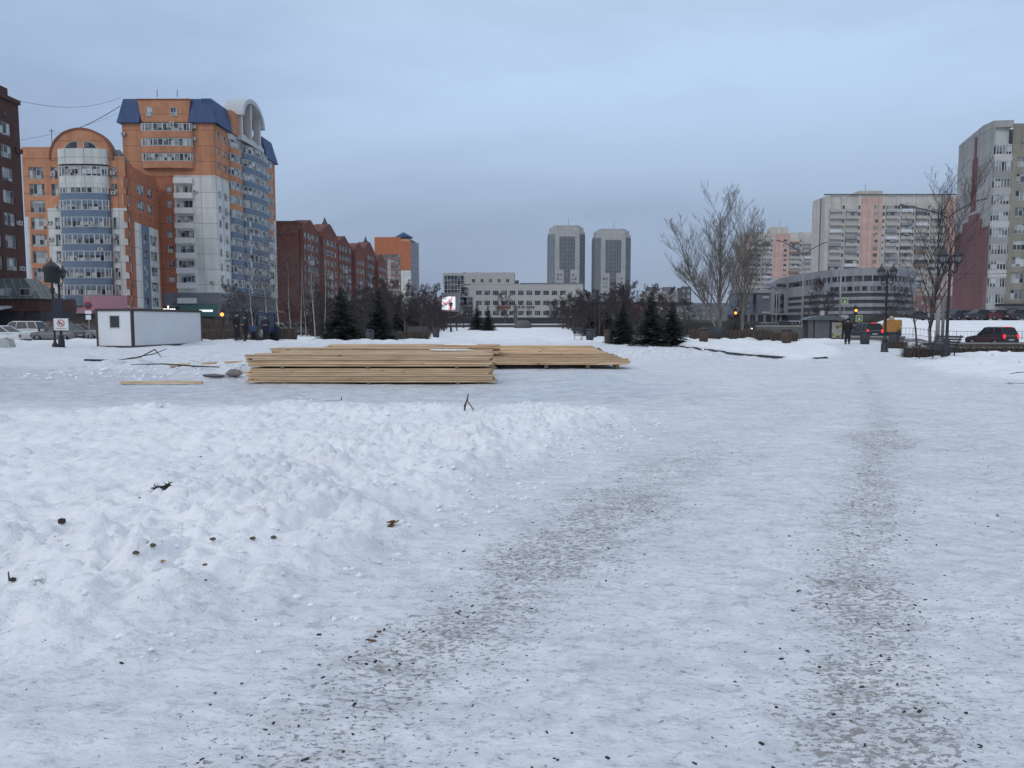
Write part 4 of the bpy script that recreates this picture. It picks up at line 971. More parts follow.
st = bare_tree(41, 12, .13, 4, (26, 7, 4), .8, .12, .36, .010, tmat=bark('grey_bark', (.13, .12, .11)), limbs=[((-.02, 0, 1), 11.2, .125, 0), ((.02, .0, 1), 9.0, .07, 3)])
plant('street_tree', st, xat(932, 47), 47, 'slender leafless street tree beside the tall double armed street light', sc=.84)
sm = bare_tree(44, 6, .07, 4, (12, 6, 4), .6, .2, .5, .010)
plant('street_tree', sm, xat(918, 53), 53, 'small leafless tree left of the slender street tree', sc=1.0)
# birches before the brick block
bi = [bare_tree(50+k, 12.5, .085, 4, (24, 6, 3), .35, .22, .62, .010, tmat=BIRCH, cmat=BTWIG, wig=.04) for k in range(3)]
LB = ['pale birch at the left end of the row, by the tractor', 'second birch from the tractor, before the brick gable wall', 'third birch from the tractor with a thin straight trunk', 'fourth birch from the tractor, before the brick block corner', 'fifth birch from the tractor, the palest slender trunk', 'birch nearest to the left big spruce', 'birch before the blue balconies, left of the tractor cab', 'thin birch rising directly behind the tractor cab']
for k, (px, top, Yd) in enumerate([(279, 232, 76), (291, 262, 78), (301, 255, 80), (306, 262, 84), (315, 236, 78), (325, 250, 82), (253, 248, 84), (268, 238, 86)]):
    x = xat(px, Yd); hh = zat(top, Yd); plant('birch_tree', bi[k % 3], x, Yd, LB[k], group='birches in front of the brick buildings', rz=k*2.1, sc=hh/12.5)

# spruces: trunk, whorls of drooping boughs covered with small needle sprays
NEED = M('dark_spruce_needles', (.022, .034, .024), .9, .5, 4)
def spruce(seed, h, r, dens=1.0):
    rng = random.Random(seed); T, C = MB(), MB(); T.tube((0, 0, 0), (0, 0, h), .11*h/6, .01, 6)
    z = .25
    while z < h*.985:
        f = 1-z/h; R = r*(f**.85)*rng.uniform(.82, 1.12)+.04; nb = int((6+9*f)*dens)
        for j in range(nb):
            a = rng.random()*2*pi; Rb = R*rng.uniform(.7, 1.1); zz = z+rng.uniform(-.1, .1)
            ns = max(3, int(Rb*7*dens))
            for k in range(ns):
                t = (k+.6)/ns; px_, py_ = cos(a)*Rb*t, sin(a)*Rb*t; pz = zz+.10*Rb*t-.30*Rb*t*t+.12*t
                for s_ in (-1, 1):
                    b = a+s_*rng.uniform(.4, 1.1); l = rng.uniform(.22, .42)*(.6+f*.7)*(1.15-.4*t); wv = l*.22
                    e = Vector((cos(b)*l, sin(b)*l, rng.uniform(-.10, .06))); p0 = Vector((px_, py_, pz)); sd_ = Vector((-sin(b), cos(b), rng.uniform(-.5, .5)))*wv
                    C.add([p0, p0+e*.5+sd_, p0+e, p0+e*.5-sd_], [(0, 1, 2, 3)])
            C.tube((0, 0, zz), (cos(a)*Rb*.9, sin(a)*Rb*.9, zz-.12*Rb), .018, .006, 3)
        z += .17+.05*f
    return T.mesh('trunk', TWIG), C.mesh('crown', NEED)
sp = [spruce(1, 6, 3.0, 1.3), spruce(2, 6, 2.3, 1.3), spruce(3, 6, 2.6, 1.3)]
SPR = [(341, 289, 59, 1.9, 0, 'large dark spruce at the left of the square, widest of all'), (379, 291, 62, 1.5, 1, 'pointed dark spruce just right of the widest spruce'),
       (623, 303, 54, 1.5, 2, 'dark spruce on the right side between bin and pair of spruces'), (651, 293, 49, 1.35, 1, 'tallest spruce of the pair on the right side of the square'), (672, 302, 50, 1.3, 2, 'shorter spruce of the pair, with a bare gap at its foot'),
       (398, 297, 84, 1.0, 1, 'small spruce behind the left lamp post'), (411, 297, 88, .9, 0, 'small spruce beside the low pale block on the left'), (488, 307, 120, 1.2, 1, 'small spruce before the office building, left of the steps'),
       (477, 306, 124, 1.0, 2, 'thin spruce beside the left alley trees'), (593, 303, 88, 1.0, 2, 'slim spruce behind the right alley trees'), (608, 308, 86, .9, 0, 'small slim spruce left of the right hand bin')]
for k, (px, top, Yd, ww, vi, lab) in enumerate(SPR):
    x = xat(px, Yd); hh = zat(top, Yd); o = plant('spruce_tree', sp[vi], x, Yd, lab, group='dark spruces around the square', rz=k*1.3, sc=hh/6)
    q = 1.12 if k < 5 else .95; o.scale = (hh/6*q, hh/6*q, hh/6)

# alley trees: dense dark bare crowns in two rows
al = [bare_tree(70+k, 5.2, .10, 5, (15, 8, 6, 4), .46, .15, .58, .018, cmat=M('alley_twigs', (.046, .034, .033), .95, .25, 6), n=4) for k in range(4)]
rng = random.Random(5)
NB = ['nearest', 'second', 'third', 'fourth', 'fifth', 'sixth', 'seventh', 'eighth', 'ninth', 'tenth', 'eleventh', 'twelfth']
for side, x0, lab in ((-1, -10.6, 'left'), (1, 9.4, 'right')):
    for row in ((0, 1, 2, 3, 4) if side < 0 else (0, 1, 2)):
        for k in range(12 if row < 2 else 6):
            Yd = 76+k*8.5+row*3; x = x0+side*row*3.6*(1+.02*k)
            if side > 0 and row == 0 and k == 0: x += .9
            lb = '%s bare dark tree in the %s row of the %s alley planting' % (NB[k], ('inner', 'second', 'third', 'fourth', 'outermost')[row], lab)
            plant('alley_tree', al[(k+row) % 4], x+rng.uniform(-.4, .4), Yd, lb, group='bare trees lining the alley', rz=rng.random()*6, sc=rng.uniform(.85, 1.12)*(.95 if side < 0 else 1.0))
# loose bare trees along streets
ex = [(233, 288, 92, 'bare tree in front of the grey shop entrance'), (246, 285, 96, 'bare tree before the lower blue balconies'), (262, 280, 98, 'twiggy bare tree at the tower corner behind the tractor'), (318, 285, 96, 'bare bushy tree left of the widest spruce'), (360, 288, 100, 'bare tree between the two left spruces'), (392, 278, 140, 'tall bare tree before the orange far block'), (385, 283, 130, 'bare tree beside the end of the gabled block'), (420, 300, 105, 'bare tree under the pale low block'), (436, 303, 110, 'bare tree left of the display screen'),
      (505, 296, 180, 'bare tree before the left half of the office windows'), (527, 306, 200, 'low bare tree in front of the office lettering'), (690, 300, 105, 'bushy bare tree right of the spruce pair'), (703, 305, 110, 'low bare tree left of the poplar foot'), (735, 300, 100, 'bare tree right of the poplar foot'), (752, 300, 104, 'bare tree by the orange traffic light'), (826, 278, 150, 'reddish bare tree before the curved mall'), (815, 282, 150, 'low bare tree where the two malls meet'), (893, 300, 120, 'bare tree behind the yellow lorry'), (940, 300, 110, 'bare tree under the maroon wall')]
for k, (px, top, Yd, lab) in enumerate(ex):
    hh = max(3, zat(top, Yd)); plant('bare_tree', al[k % 4] if k % 2 else sm, xat(px, Yd), Yd, lab, group='loose bare street trees', rz=k*1.7, sc=hh/(5.4 if k % 2 else 6.2))
# distant belts of bushes that read as one mass
def belt(name, segs, seed, mat, hgt=1.6, dens=26, sp_=1.2, th=.02, label=None):
    rng = random.Random(seed); C = MB()
    for (x0, y0, x1, y1) in segs:
        L = math.hypot(x1-x0, y1-y0); n = int(L*dens)
        for i in range(n):
            t = rng.random(); x, y = x0+(x1-x0)*t+rng.gauss(0, sp_*.4), y0+(y1-y0)*t+rng.gauss(0, sp_*.4); z = H(x, y); h = hgt*rng.uniform(.4, 1.0)
            d = Vector((rng.gauss(0, .3), rng.gauss(0, .3), 1)).normalized(); p = Vector((x, y, z)); m_ = p+d*h*.5; C.tube(p, m_, th, th*.7, 3, cap=False)
            for q in range(2): C.tube(m_, m_+Vector((rng.gauss(0, .35), rng.gauss(0, .35), .8)).normalized()*h*.5, th*.7, th*.3, 3, cap=False)
    return tag(C.build(name, mat), kind='stuff')
HEDGE = M('brown_hedge_twigs', (.105, .080, .062), .95, .3, 3)
belt('distant_shrubs', [(-34, 150, -14, 170), (-60, 110, -16, 125), (-62, 96, -34, 92)], 3, HEDGE, 2.4, 34, 2, .045)
belt('alley_shrubs', [(-11.5, 84, -14, 150), (-15, 80, -20, 130), (-21, 84, -27, 112), (10.3, 84, 12, 150), (12.5, 88, 17, 130)], 6, M('alley_twigs', (0, 0, 0)), 2.1, 26, 2.2, .03)
belt('roadside_shrubs', [(15, 112, 60, 118), (14, 92, 30, 94), (14, 150, 40, 160)], 4, M('grey_shrub_twigs', (.075, .068, .064), .95, .3, 3), 2.2, 40, 2, .045)

# ================================================================ HEDGES, WALLS
def hedge(px0, px1, Y0, Y1, h, w_, lab, seed=1, mat=HEDGE):
    x0, x1 = xat(px0, Y0), xat(px1, Y1); z = min(H(x0, Y0), H(x1, Y1)); o = empty('clipped_hedge', ((x0+x1)/2, (Y0+Y1)/2, z), math.atan2(Y1-Y0, x1-x0), lab, 'hedge', 'low clipped bare hedges')
    L = math.hypot(x1-x0, Y1-Y0); rng = random.Random(seed); F_, S_ = MB(), MB()
    for i in range(int(L*95*max(w_, .5))):
        x, y = rng.uniform(-L/2, L/2), rng.uniform(-w_/2, w_/2); zt_ = h*rng.uniform(.8, 1.03); q = Vector((x, y, zt_*rng.uniform(.1, .55))); e = Vector((x+rng.gauss(0, .12), y+rng.gauss(0, .1), zt_))
        F_.tube(q, e, .014, .008, 3, cap=False)
    for i in range(int(L*14)):
        x, y = rng.uniform(-L/2, L/2), rng.uniform(-w_/2, w_/2); S_.tube((x, y, -.05), (x+rng.gauss(0, .1), y, h*.8), .02, .012, 3, cap=False)
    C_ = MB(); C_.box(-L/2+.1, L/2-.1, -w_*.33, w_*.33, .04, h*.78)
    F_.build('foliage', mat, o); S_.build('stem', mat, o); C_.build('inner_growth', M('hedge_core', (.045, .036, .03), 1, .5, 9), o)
    return o
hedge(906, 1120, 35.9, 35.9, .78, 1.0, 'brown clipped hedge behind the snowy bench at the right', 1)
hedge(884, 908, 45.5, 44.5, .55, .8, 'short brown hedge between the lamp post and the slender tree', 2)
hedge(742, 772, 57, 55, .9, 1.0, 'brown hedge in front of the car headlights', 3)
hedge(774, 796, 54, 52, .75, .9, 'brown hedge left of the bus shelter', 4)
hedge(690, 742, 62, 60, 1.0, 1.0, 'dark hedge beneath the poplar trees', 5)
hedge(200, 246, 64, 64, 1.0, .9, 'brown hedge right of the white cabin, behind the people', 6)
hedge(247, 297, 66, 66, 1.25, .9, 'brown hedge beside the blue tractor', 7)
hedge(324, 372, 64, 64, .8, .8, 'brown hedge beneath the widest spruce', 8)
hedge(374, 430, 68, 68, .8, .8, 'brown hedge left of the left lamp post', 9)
def wall(px0, px1, Y0, Y1, h, mat, lab, name='low_wall'):
    x0, x1 = xat(px0, Y0), xat(px1, Y1); z = min(H(x0, Y0), H(x1, Y1))-.1; o = empty(name, ((x0+x1)/2, (Y0+Y1)/2, z), math.atan2(Y1-Y0, x1-x0), lab, 'wall')
    L = math.hypot(x1-x0, Y1-Y0); mb = MB(); mb.box(-L/2, L/2, -.2, .2, 0, h); mb.build('wall_body', mat, o)
    mb = MB(); mb.box(-L/2-.03, L/2+.03, -.24, .24, h, h+.1); mb.build('coping', CONC, o)
    return o
wall(756, 830, 70, 68, 1.25, M('green_grey_wall', (.10, .11, .10), .9, .2), 'long grey green low wall left of the bus shelter')
wall(905, 1100, 57, 56, .45, M('brown_wall', (.095, .08, .07), .9, .25), 'brown roadside wall in front of the dark suv')
wall(850, 905, 58, 57, .5, M('grey_wall', (.12, .115, .115), .9, .2), 'grey roadside wall between bus shelter and yellow lorry')
# steps and snowy mounds at the far end of the avenue
o = empty('wide_steps', (1, 152, .3), 0, 'wide dark stone steps with snow at the far end of the alley', 'steps')
for k in range(4):
    mb = MB(); mb.box(-18, 19, k*.5, (k+1)*.5+.02, -.2, .18*(k+1)); mb.build('step', M('dark_stone', (.10, .10, .10), .9, .2), o)
mb = MB(); mb.box(-18, 19, 2.0, 9, -.2, .9); mb.build('terrace', SNOWM, o)
mb = MB(); mb.lathe([(1.7, 0), (1.6, .8), (1.1, 1.3), (.9, 1.5)], (0, 0, 0), 10); o = mb.build('stone_pedestal', M('dark_stone', (0, 0, 0)), None, (2.0, 142, H(2, 142)-.1)); tag(o, 'dark round stone block at the middle of the alley end', 'pedestal')
mb = MB(); mb.box(-.5, .5, -.4, .4, 0, 5.2); mb.box(-.7, .7, -.6, .6, 0, .6); mb.box(-.25, .25, -.3, .3, 5.2, 5.8); o = mb.build('stone_stele', M('dark_stone', (0, 0, 0)), None, (xat(515.5, 200), 200, .4)); tag(o, 'narrow dark stele in front of the office entrance', 'monument')

# ================================================================ LAMP POSTS
def lamp_proto():
    o = empty('lamp_post', (0, 0, 0)); mb = MB()
    mb.lathe([(.21, 0), (.21, .08), (.17, .12), (.17, .45), (.13, .52), (.13, .62), (.15, .66), (.075, .75), (.062, 1.0), (.055, 3.35), (.08, 3.38), (.08, 3.46), (.05, 3.5), (.05, 3.8), (.10, 3.85), (.12, 3.98), (.06, 4.12), (.02, 4.3)], (0, 0, 0), 12)
    mb.build('pole', BLACKM, o)
    for s in (-1, 1):
        a = MB(); pts = [Vector((s*.05, 0, 3.62)), Vector((s*.20, 0, 3.50)), Vector((s*.27, 0, 3.56)), Vector((s*.31, 0, 3.74)), Vector((s*.31, 0, 3.88))]
        a.path(pts, [.028]*5, 6); a.path([Vector((s*.05, 0, 3.95)), Vector((s*.2, 0, 3.98)), Vector((s*.3, 0, 3.86)), Vector((s*.22, 0, 3.76))], [.02, .018, .015, .012], 5); a.build('arm', BLACKM, o)
        l = MB(); l.lathe([(.05, 3.86), (.11, 3.89), (.12, 3.93)], (s*.31, 0, 0), 6); l.lathe([(.235, 4.20), (.23, 4.23), (.09, 4.40), (.04, 4.44), (.045, 4.50), (.01, 4.62)], (s*.31, 0, 0), 6)
        for i in range(6):
            t = 2*pi*i/6; l.tube((s*.31+.115*cos(t), .115*sin(t), 3.93), (s*.31+.18*cos(t), .19*sin(t), 4.21), .012, .012, 4)
        lo = l.build('lantern', BLACKM, o)
        g = MB(); g.lathe([(.105, 3.93), (.175, 4.20)], (s*.31, 0, 0), 6); g.build('glass', M('lantern_glass', (.16, .17, .18), .25, .1), lo)
    return o
LP = lamp_proto(); first = [True]
def lamp(px, Yd, lab, rz=0, sc=1.0):
    o = LP if first[0] else copy_tree(LP); first[0] = False
    x = xat(px, Yd); o.location = (x, Yd, H(x, Yd)-.04); o.rotation_euler = (0, 0, rz); o.scale = (sc,)*3; tag(o, lab, 'lamp post', 'black double lantern lamp posts'); return o
lamp(947.5, 32.3, 'nearest black double lantern lamp post, behind the bench')
lamp(885.5, 39.8, 'black lamp post standing clear in the snow right of the shelter')
lamp(595, 77, 'nearest lamp post on the right side of the alley', 1.2, .97)
lamp(574.5, 106, 'second lamp post on the right side of the alley', 1.2, .97)
lamp(563, 136, 'third lamp post on the right side of the alley', 1.2, .97)
lamp(557, 166, 'fourth lamp post on the right side of the alley', 1.2, .97)
lamp(429, 82, 'nearest lamp post on the left side of the alley', -1.2, .97)
lamp(451, 112, 'second lamp post on the left side of the alley', -1.2, .97)
lamp(463.5, 142, 'third lamp post on the left side of the alley', -1.2, .97)
lamp(471, 172, 'fourth lamp post on the left side of the alley', -1.2, .97)
lamp(60.5, 45.6, 'black lamp post behind the boxy clock post at the left', 1.35, 1.08)
lamp(1052, 24.5, 'black lamp post just outside the right edge', 0) if 0 else None

# street clock like box on a post and the sign hung on it
Yc = 45.2; xc = xat(54, Yc); o = empty('clock_post', (xc, Yc, H(xc, Yc)-.05), .2, 'black post carrying a large boxy dark housing with a pointed cap', 'post')
mb = MB(); mb.lathe([(.16, 0), (.16, .3), (.09, .4), (.06, .6), (.06, 3.85), (.1, 3.9)], (0, 0, 0), 10); mb.build('pole', BLACKM, o)
mb = MB(); mb.lathe([(.34, 3.88), (.43, 3.92), (.43, 4.74), (.46, 4.76), (.42, 4.84), (.16, 5.08), (.06, 5.14), (.02, 5.36)], (0, 0, 0), 8); mb.build('housing', BLACKM, o)
mb = MB(); mb.lathe([(.12, 3.3), (.13, 3.5), (.1, 3.6)], (0, 0, 0), 8); mb.build('collar', BLACKM, o)
xb = xat(58.6, Yc); mb = MB(); z0, z1 = zat(318, Yc), zat(298.5, Yc); mb.box(-.22, .33, -.03, .03, z0, z1); o = mb.build('dark_banner', M('navy_banner', (.012, .014, .03), .7), None, (xb, Yc-.05, 0)); tag(o, 'narrow dark blue banner between the two black posts at the left', 'banner')
o = empty('prohibition_sign', (xat(61, 44.8), 44.8, zat(324.3, 44.8)), 0, 'white board with a red crossed circle mounted on the black posts', 'sign')
mb = MB(); mb.box(-.42, .42, -.02, .02, -.34, .34); mb.build('board', M('white_sign_board', (.62, .63, .64), .5, .04), o)
mb = MB(); n = 20
for i in range(n):
    a, b = 2*pi*i/n, 2*pi*(i+1)/n
    mb.hexa([(.17*cos(a), -.034, .07+.17*sin(a)), (.21*cos(a), -.034, .07+.21*sin(a)), (.21*cos(b), -.034, .07+.21*sin(b)), (.17*cos(b), -.034, .07+.17*sin(b)), (.17*cos(a), -.022, .07+.17*sin(a)), (.21*cos(a), -.022, .07+.21*sin(a)), (.21*cos(b), -.022, .07+.21*sin(b)), (.17*cos(b), -.022, .07+.17*sin(b))])
mb.tube((-.13, -.03, .2), (.13, -.03, -.06), .02, n=4); mb.build('red_ring', M('sign_red', (.45, .03, .03), .5, .05), o)
mb = MB(); mb.box(-.10, .08, -.030, -.022, .03, .09); mb.box(-.12, -.07, -.030, -.022, .08, .14); mb.box(-.09, -.06, -.030, -.022, -.03, .03); mb.box(.04, .07, -.030, -.022, -.03, .03); mb.build('dog_symbol', BLACKM, o)
mb = MB()
for k in range(9): mb.box(-.3+k*.068, -.255+k*.068, -.028, -.022, -.26, -.21)
mb.build('small_print', M('sign_grey_print', (.2, .2, .2), .6), o)
# round road sign near the cabin
xr_ = xat(89, 60); o = empty('road_sign', (xr_, 60, H(xr_, 60)), 0, 'round no parking road sign on a thin grey pole left of the cabin', 'road sign')
mb = MB(); mb.tube((0, 0, 0), (0, 0, 3.6), .035, n=8); mb.build('pole', METAL, o)
mb = MB(); zc = zat(306, 60); mb.tube((0, -.06, zc), (0, -.04, zc), .33, n=20); mb.build('disc', M('sign_red', (0, 0, 0)), o)
mb = MB(); mb.tube((0, -.07, zc), (0, -.06, zc), .25, n=20); mb.build('blue_disc', M('sign_blue', (.05, .035, .07), .5), o)
mb = MB(); mb.box(-.25, .25, -.06, -.04, zc-.66, zc-.4); mb.box(-.2, .2, -.06, -.04, zc-1.1, zc-.75); mb.build('plate', M('white_sign_board', (0, 0, 0)), o)

# ================================================================ STREET LIGHTS, SIGNALS, SIGNS
def street_light(px, Yd, top, arms, lab, r=.13, mat=CONC):
    x = xat(px, Yd); z = H(x, Yd); o = empty('street_light', (x, Yd, z), 0, lab, 'street light', 'tall street lights with two arms'); zt_ = zat(top, Yd)-z
    mb = MB(); mb.tube((0, 0, 0), (0, 0, zt_), r, r*.6, 10); mb.build('pole', mat, o)
    for (ax, ay) in arms:
        q = at(ax, ay, Yd)-Vector((x, Yd, z)); mb = MB(); p0 = Vector((0, 0, zt_-.1)); m1 = p0.lerp(q, .3)+Vector((0, 0, .18)); mb.path([p0, m1, q], [.065, .055, .05], 6); mb.build('arm', M('dark_arm_steel', (.07, .07, .075), .5), o)
        d = (q-p0).normalized(); mb = MB(); mb.hexa([q+Vector(v) for v in ((-.1, -.12, -.10), (d.x*.75, -.12, .06), (d.x*.75, .12, .06), (-.1, .12, -.1), (-.1, -.1, .02), (d.x*.75, -.1, .16), (d.x*.75, .1, .16), (-.1, .1, .02))]); mb.build('lamp_head', M('lamp_head_grey', (.10, .10, .11), .5), o)
street_light(943, 62, 217, [(909, 206), (979, 200)], 'tall street light with two long arms beside the slender tree')
street_light(802, 88, 255, [(782, 241), (823, 243)], 'concrete street light with two arms left of the bus shelter')
street_light(776, 120, 290, [(770, 285), (782, 285)], 'farther thin street light before the glass portico', r=.1)
for px, Yd, top, lab in ((839.5, 84, 262, 'thin dark pole carrying the upper green edged sign'), (938, 66, 300, 'short thick concrete pole beside the tall street light')):
    x = xat(px, Yd); mb = MB(); mb.tube((0, 0, 0), (0, 0, zat(top, Yd)-H(x, Yd)), .10 if px < 900 else .17, n=8); o = mb.build('utility_pole', METAL if px < 900 else CONC, None, (x, Yd, H(x, Yd))); tag(o, lab, 'pole')
def crossing_sign(px, py, Yd, lab):
    x = xat(px, Yd); z = zat(py, Yd); o = empty('crossing_sign', (x, Yd, z), 0, lab, 'road sign', 'green edged square road signs'); s = .45*Yd/84*.78
    mb = MB(); mb.box(-s*1.05, s*1.05, -.03, .03, -s, s); mb.build('border', M('lime_sign_border', (.38, .48, .16), .5, .05), o)
    mb = MB(); mb.box(-s*.75, s*.75, -.04, -.03, -s*.62, s*.62); mb.build('panel', M('sign_teal', (.05, .10, .12), .5), o)
    mb = MB(); mb.prism([(-s*.5, -s*.45), (s*.5, -s*.45), (0, s*.5)], lambda p: (p[0], -.045, p[1]), lambda p: (p[0], -.041, p[1])); mb.build('white_triangle', M('white_sign_board', (0, 0, 0)), o)
    mb = MB(); mb.tube((0, .08, -s), (0, .08, H(x, Yd)-z), .05, n=6); mb.build('post', METAL, o)
crossing_sign(844, 301, 84, 'upper square sign with a lime green border before the mall ledges')
crossing_sign(859, 318.3, 84, 'lower square sign with a lime green border above the red tail lights')
def signal(px, py, Yd, lab, col=(1, .33, .06), st=2, gl=None):
    x = xat(px, Yd); z = zat(py, Yd); o = empty('traffic_light', (x, Yd, H(x, Yd)), 0, lab, 'traffic light', 'traffic lights showing amber'); zz = z-H(x, Yd)
    mb = MB(); mb.tube((0, .1, 0), (0, .1, zz+.7), .06, n=8); mb.build('pole', BLACKM, o)
    mb = MB(); mb.box(-.17, .17, -.12, .08, zz-.45, zz+.5); h_ = mb.build('housing', BLACKM, o)
    mb = MB(); mb.tube((0, -.20, zz), (0, -.13, zz), .16, n=14); mb.build('lit_lens', M('amber_lens', col, .4, 0, emit=st), h_)
    for dz in (-.3, .3): mb = MB(); mb.tube((0, -.16, zz+dz), (0, -.13, zz+dz), .1, n=12); mb.build('dark_lens', M('unlit_lens', (.03, .01, .01), .3), h_)
signal(223, 314.5, 68, 'amber traffic light right of the white cabin')
signal(855, 310.5, 92, 'amber traffic light in front of the curved mall')
signal(735, 313, 92, 'amber traffic light between the poplar trunks')
# screen
x0, x1 = xat(441.5, 118), xat(459.5, 118); o = empty('display_screen', ((x0+x1)/2, 118, H(-9, 118)), 0, 'bright outdoor display screen above the alley trees on the left', 'screen'); hw = (x1-x0)/2
mb = MB(); mb.box(-hw, hw, 0, .3, zat(311, 118)-.3, zat(294, 118)); mb.build('frame', GREYW, o)
mb = MB(); mb.box(-hw+.1, hw*.55, -.04, 0, zat(309.5, 118)-.3, zat(296.5, 118)-.2)
sm_ = bpy.data.materials.new('screen_picture'); sm_.use_nodes = True; t = sm_.node_tree; b = t.nodes['Principled BSDF']; c = t.nodes.new('ShaderNodeTexCoord'); v = t.nodes.new('ShaderNodeTexVoronoi'); v.inputs['Scale'].default_value = 1.4; r = t.nodes.new('ShaderNodeValToRGB')
for i_, (p_, cc) in enumerate([(0, (.75, .85, .9)), (.55, (.8, .85, .9)), (.7, (.75, .3, .35)), (1, (.15, .2, .3))]):
    e = r.color_ramp.elements[i_] if i_ < 2 else r.color_ramp.elements.new(p_); e.position = p_; e.color = (*cc, 1)
t.links.new(c.outputs['Object'], v.inputs['Vector']); t.links.new(v.outputs['Distance'], r.inputs[0]); t.links.new(r.outputs[0], b.inputs['Emission Color']); b.inputs['Emission Strength'].default_value = 1.0; b.inputs['Base Color'].default_value = (.02, .02, .02, 1)
mb.build('lit_panel', sm_, o)
for dx in (-hw*.7, hw*.7): mb = MB(); mb.tube((dx, .2, 0), (dx, .2, zat(311, 118)), .09, n=8); mb.build('post', BLACKM, o)
# overhead cables
def cable(p, q, sag, lab, r=.03):
    mb = MB(); pts = [p.lerp(q, t/24)-Vector((0, 0, sag*4*t/24*(1-t/24))) for t in range(25)]; mb.path(pts, [r]*25, 5)
    o = mb.build('overhead_cable', BLACKM); tag(o, lab, 'cable', 'thin overhead cables')
cable(at(5, 97, 103), at(121, 97, 154), 1.6, 'upper cable between the dark brick tower and the blue mansard', .028); cable(at(20, 140, 103), at(121, 112, 154), .6, 'fainter slack cable crossing below the upper one', .02); cable(at(72, 131, 137), at(120, 106, 154), .3, 'short cable from the arched gable up to the blue mansard', .06); cable(at(100, 100, 150), at(119, 99, 154), .2, 'short cable stub at the mansard corner', .03) if 0 else None
cable(at(946, 272, 62), at(1030, 271, 62), .2, 'cable running right from the tall street light to the frame edge', .02)

# ================================================================ LUMBER
def wood_mat():
    m = bpy.data.materials.new('fresh_sawn_wood'); m.use_nodes = True; t = m.node_tree; b = t.nodes['Principled BSDF']; L = t.links.new
    c = t.nodes.new('ShaderNodeTexCoord'); oi = t.nodes.new('ShaderNodeObjectInfo'); ad = t.nodes.new('ShaderNodeVectorMath'); ad.operation = 'ADD'
    rv = t.nodes.new('ShaderNodeVectorMath'); rv.operation = 'SCALE'; rv.inputs[0].default_value = (13, 37, 71); L(oi.outputs['Random'], rv.inputs['Scale'])
    L(c.outputs['Object'], ad.inputs[0]); L(rv.outputs[0], ad.inputs[1])
    mp_ = t.nodes.new('ShaderNodeMapping'); mp_.inputs['Scale'].default_value = (1.2, 22, 30); L(ad.outputs[0], mp_.inputs[0])
    n = t.nodes.new('ShaderNodeTexNoise'); n.inputs['Scale'].default_value = 1; n.inputs['Detail'].default_value = 5; n.inputs['Distortion'].default_value = .5; L(mp_.outputs[0], n.inputs['Vector'])
    r = t.nodes.new('ShaderNodeValToRGB'); r.color_ramp.elements[0].position = .3; r.color_ramp.elements[0].color = (.43, .265, .14, 1); r.color_ramp.elements[1].position = .7; r.color_ramp.elements[1].color = (.82, .60, .38, 1); L(n.outputs[0], r.inputs[0])
    mp2 = t.nodes.new('ShaderNodeMapping'); mp2.inputs['Scale'].default_value = (2.4, 7, 7); L(ad.outputs[0], mp2.inputs[0])
    k = t.nodes.new('ShaderNodeTexVoronoi'); k.inputs['Scale'].default_value = .8; L(mp2.outputs[0], k.inputs['Vector'])      # knots
    kr = t.nodes.new('ShaderNodeMapRange'); kr.inputs[1].default_value = .06; kr.inputs[2].default_value = .16; kr.inputs[3].default_value = .3; kr.inputs[4].default_value = 1; L(k.outputs['Distance'], kr.inputs[0])
    rr = t.nodes.new('ShaderNodeMapRange'); rr.inputs[3].default_value = .62; rr.inputs[4].default_value = 1.15; L(oi.outputs['Random'], rr.inputs[0])
    mm = t.nodes.new('ShaderNodeMath'); mm.operation = 'MULTIPLY'; L(kr.outputs[0], mm.inputs[0]); L(rr.outputs[0], mm.inputs[1])
    vs = t.nodes.new('ShaderNodeVectorMath'); vs.operation = 'SCALE'; L(r.outputs[0], vs.inputs[0]); L(mm.outputs[0], vs.inputs['Scale']); L(vs.outputs[0], b.inputs['Base Color']); b.inputs['Roughness'].default_value = .75
    wet = t.nodes.new('ShaderNodeMath'); wet.operation = 'MULTIPLY'; wet.inputs[1].default_value = 7.13; L(oi.outputs['Random'], wet.inputs[0]); fr = t.nodes.new('ShaderNodeMath'); fr.operation = 'FRACT'; L(wet.outputs[0], fr.inputs[0])
    gr = t.nodes.new('ShaderNodeMapRange'); gr.inputs[1].default_value = .72; gr.inputs[2].default_value = 1.0; gr.inputs[4].default_value = .55; L(fr.outputs[0], gr.inputs[0])
    gm = t.nodes.new('ShaderNodeMixRGB'); gm.inputs[2].default_value = (.34, .27, .19, 1); L(gr.outputs[0], gm.inputs[0]); L(vs.outputs[0], gm.inputs[1]); L(gm.outputs[0], b.inputs['Base Color'])
    return m
WOOD = wood_mat(); rng = random.Random(12)
def board_mesh(L, w=.15, t=.046, seed=0, bow=.02):
    r_ = random.Random(seed); mb = MB(); n = 8; a, c = r_.uniform(-bow, bow), r_.uniform(-bow*.4, bow*.4)
    for i in range(n):
        x0, x1 = -L/2+L*i/n, -L/2+L*(i+1)/n; f = lambda x: (a*(1-(2*x/L)**2), c*(1-(2*x/L)**2)+r_.uniform(-.0008, .0008))
    ring = []
    for i in range(n+1):
        x = -L/2+L*i/n; dy = a*(1-(2*x/L)**2); dz = c*(1-(2*x/L)**2); ring.append([(x, dy-w/2, dz), (x, dy+w/2, dz), (x, dy+w/2, dz+t), (x, dy-w/2, dz+t)])
    vs = [p for q in ring for p in q]; fs = [(0, 3, 2, 1), (4*n, 4*n+1, 4*n+2, 4*n+3)]
    for i in range(n):
        for j in range(4): fs.append((4*i+j, 4*i+(j+1) % 4, 4*(i+1)+(j+1) % 4, 4*(i+1)+j))
    mb.add(vs, fs); return mb.mesh('board', WOOD)
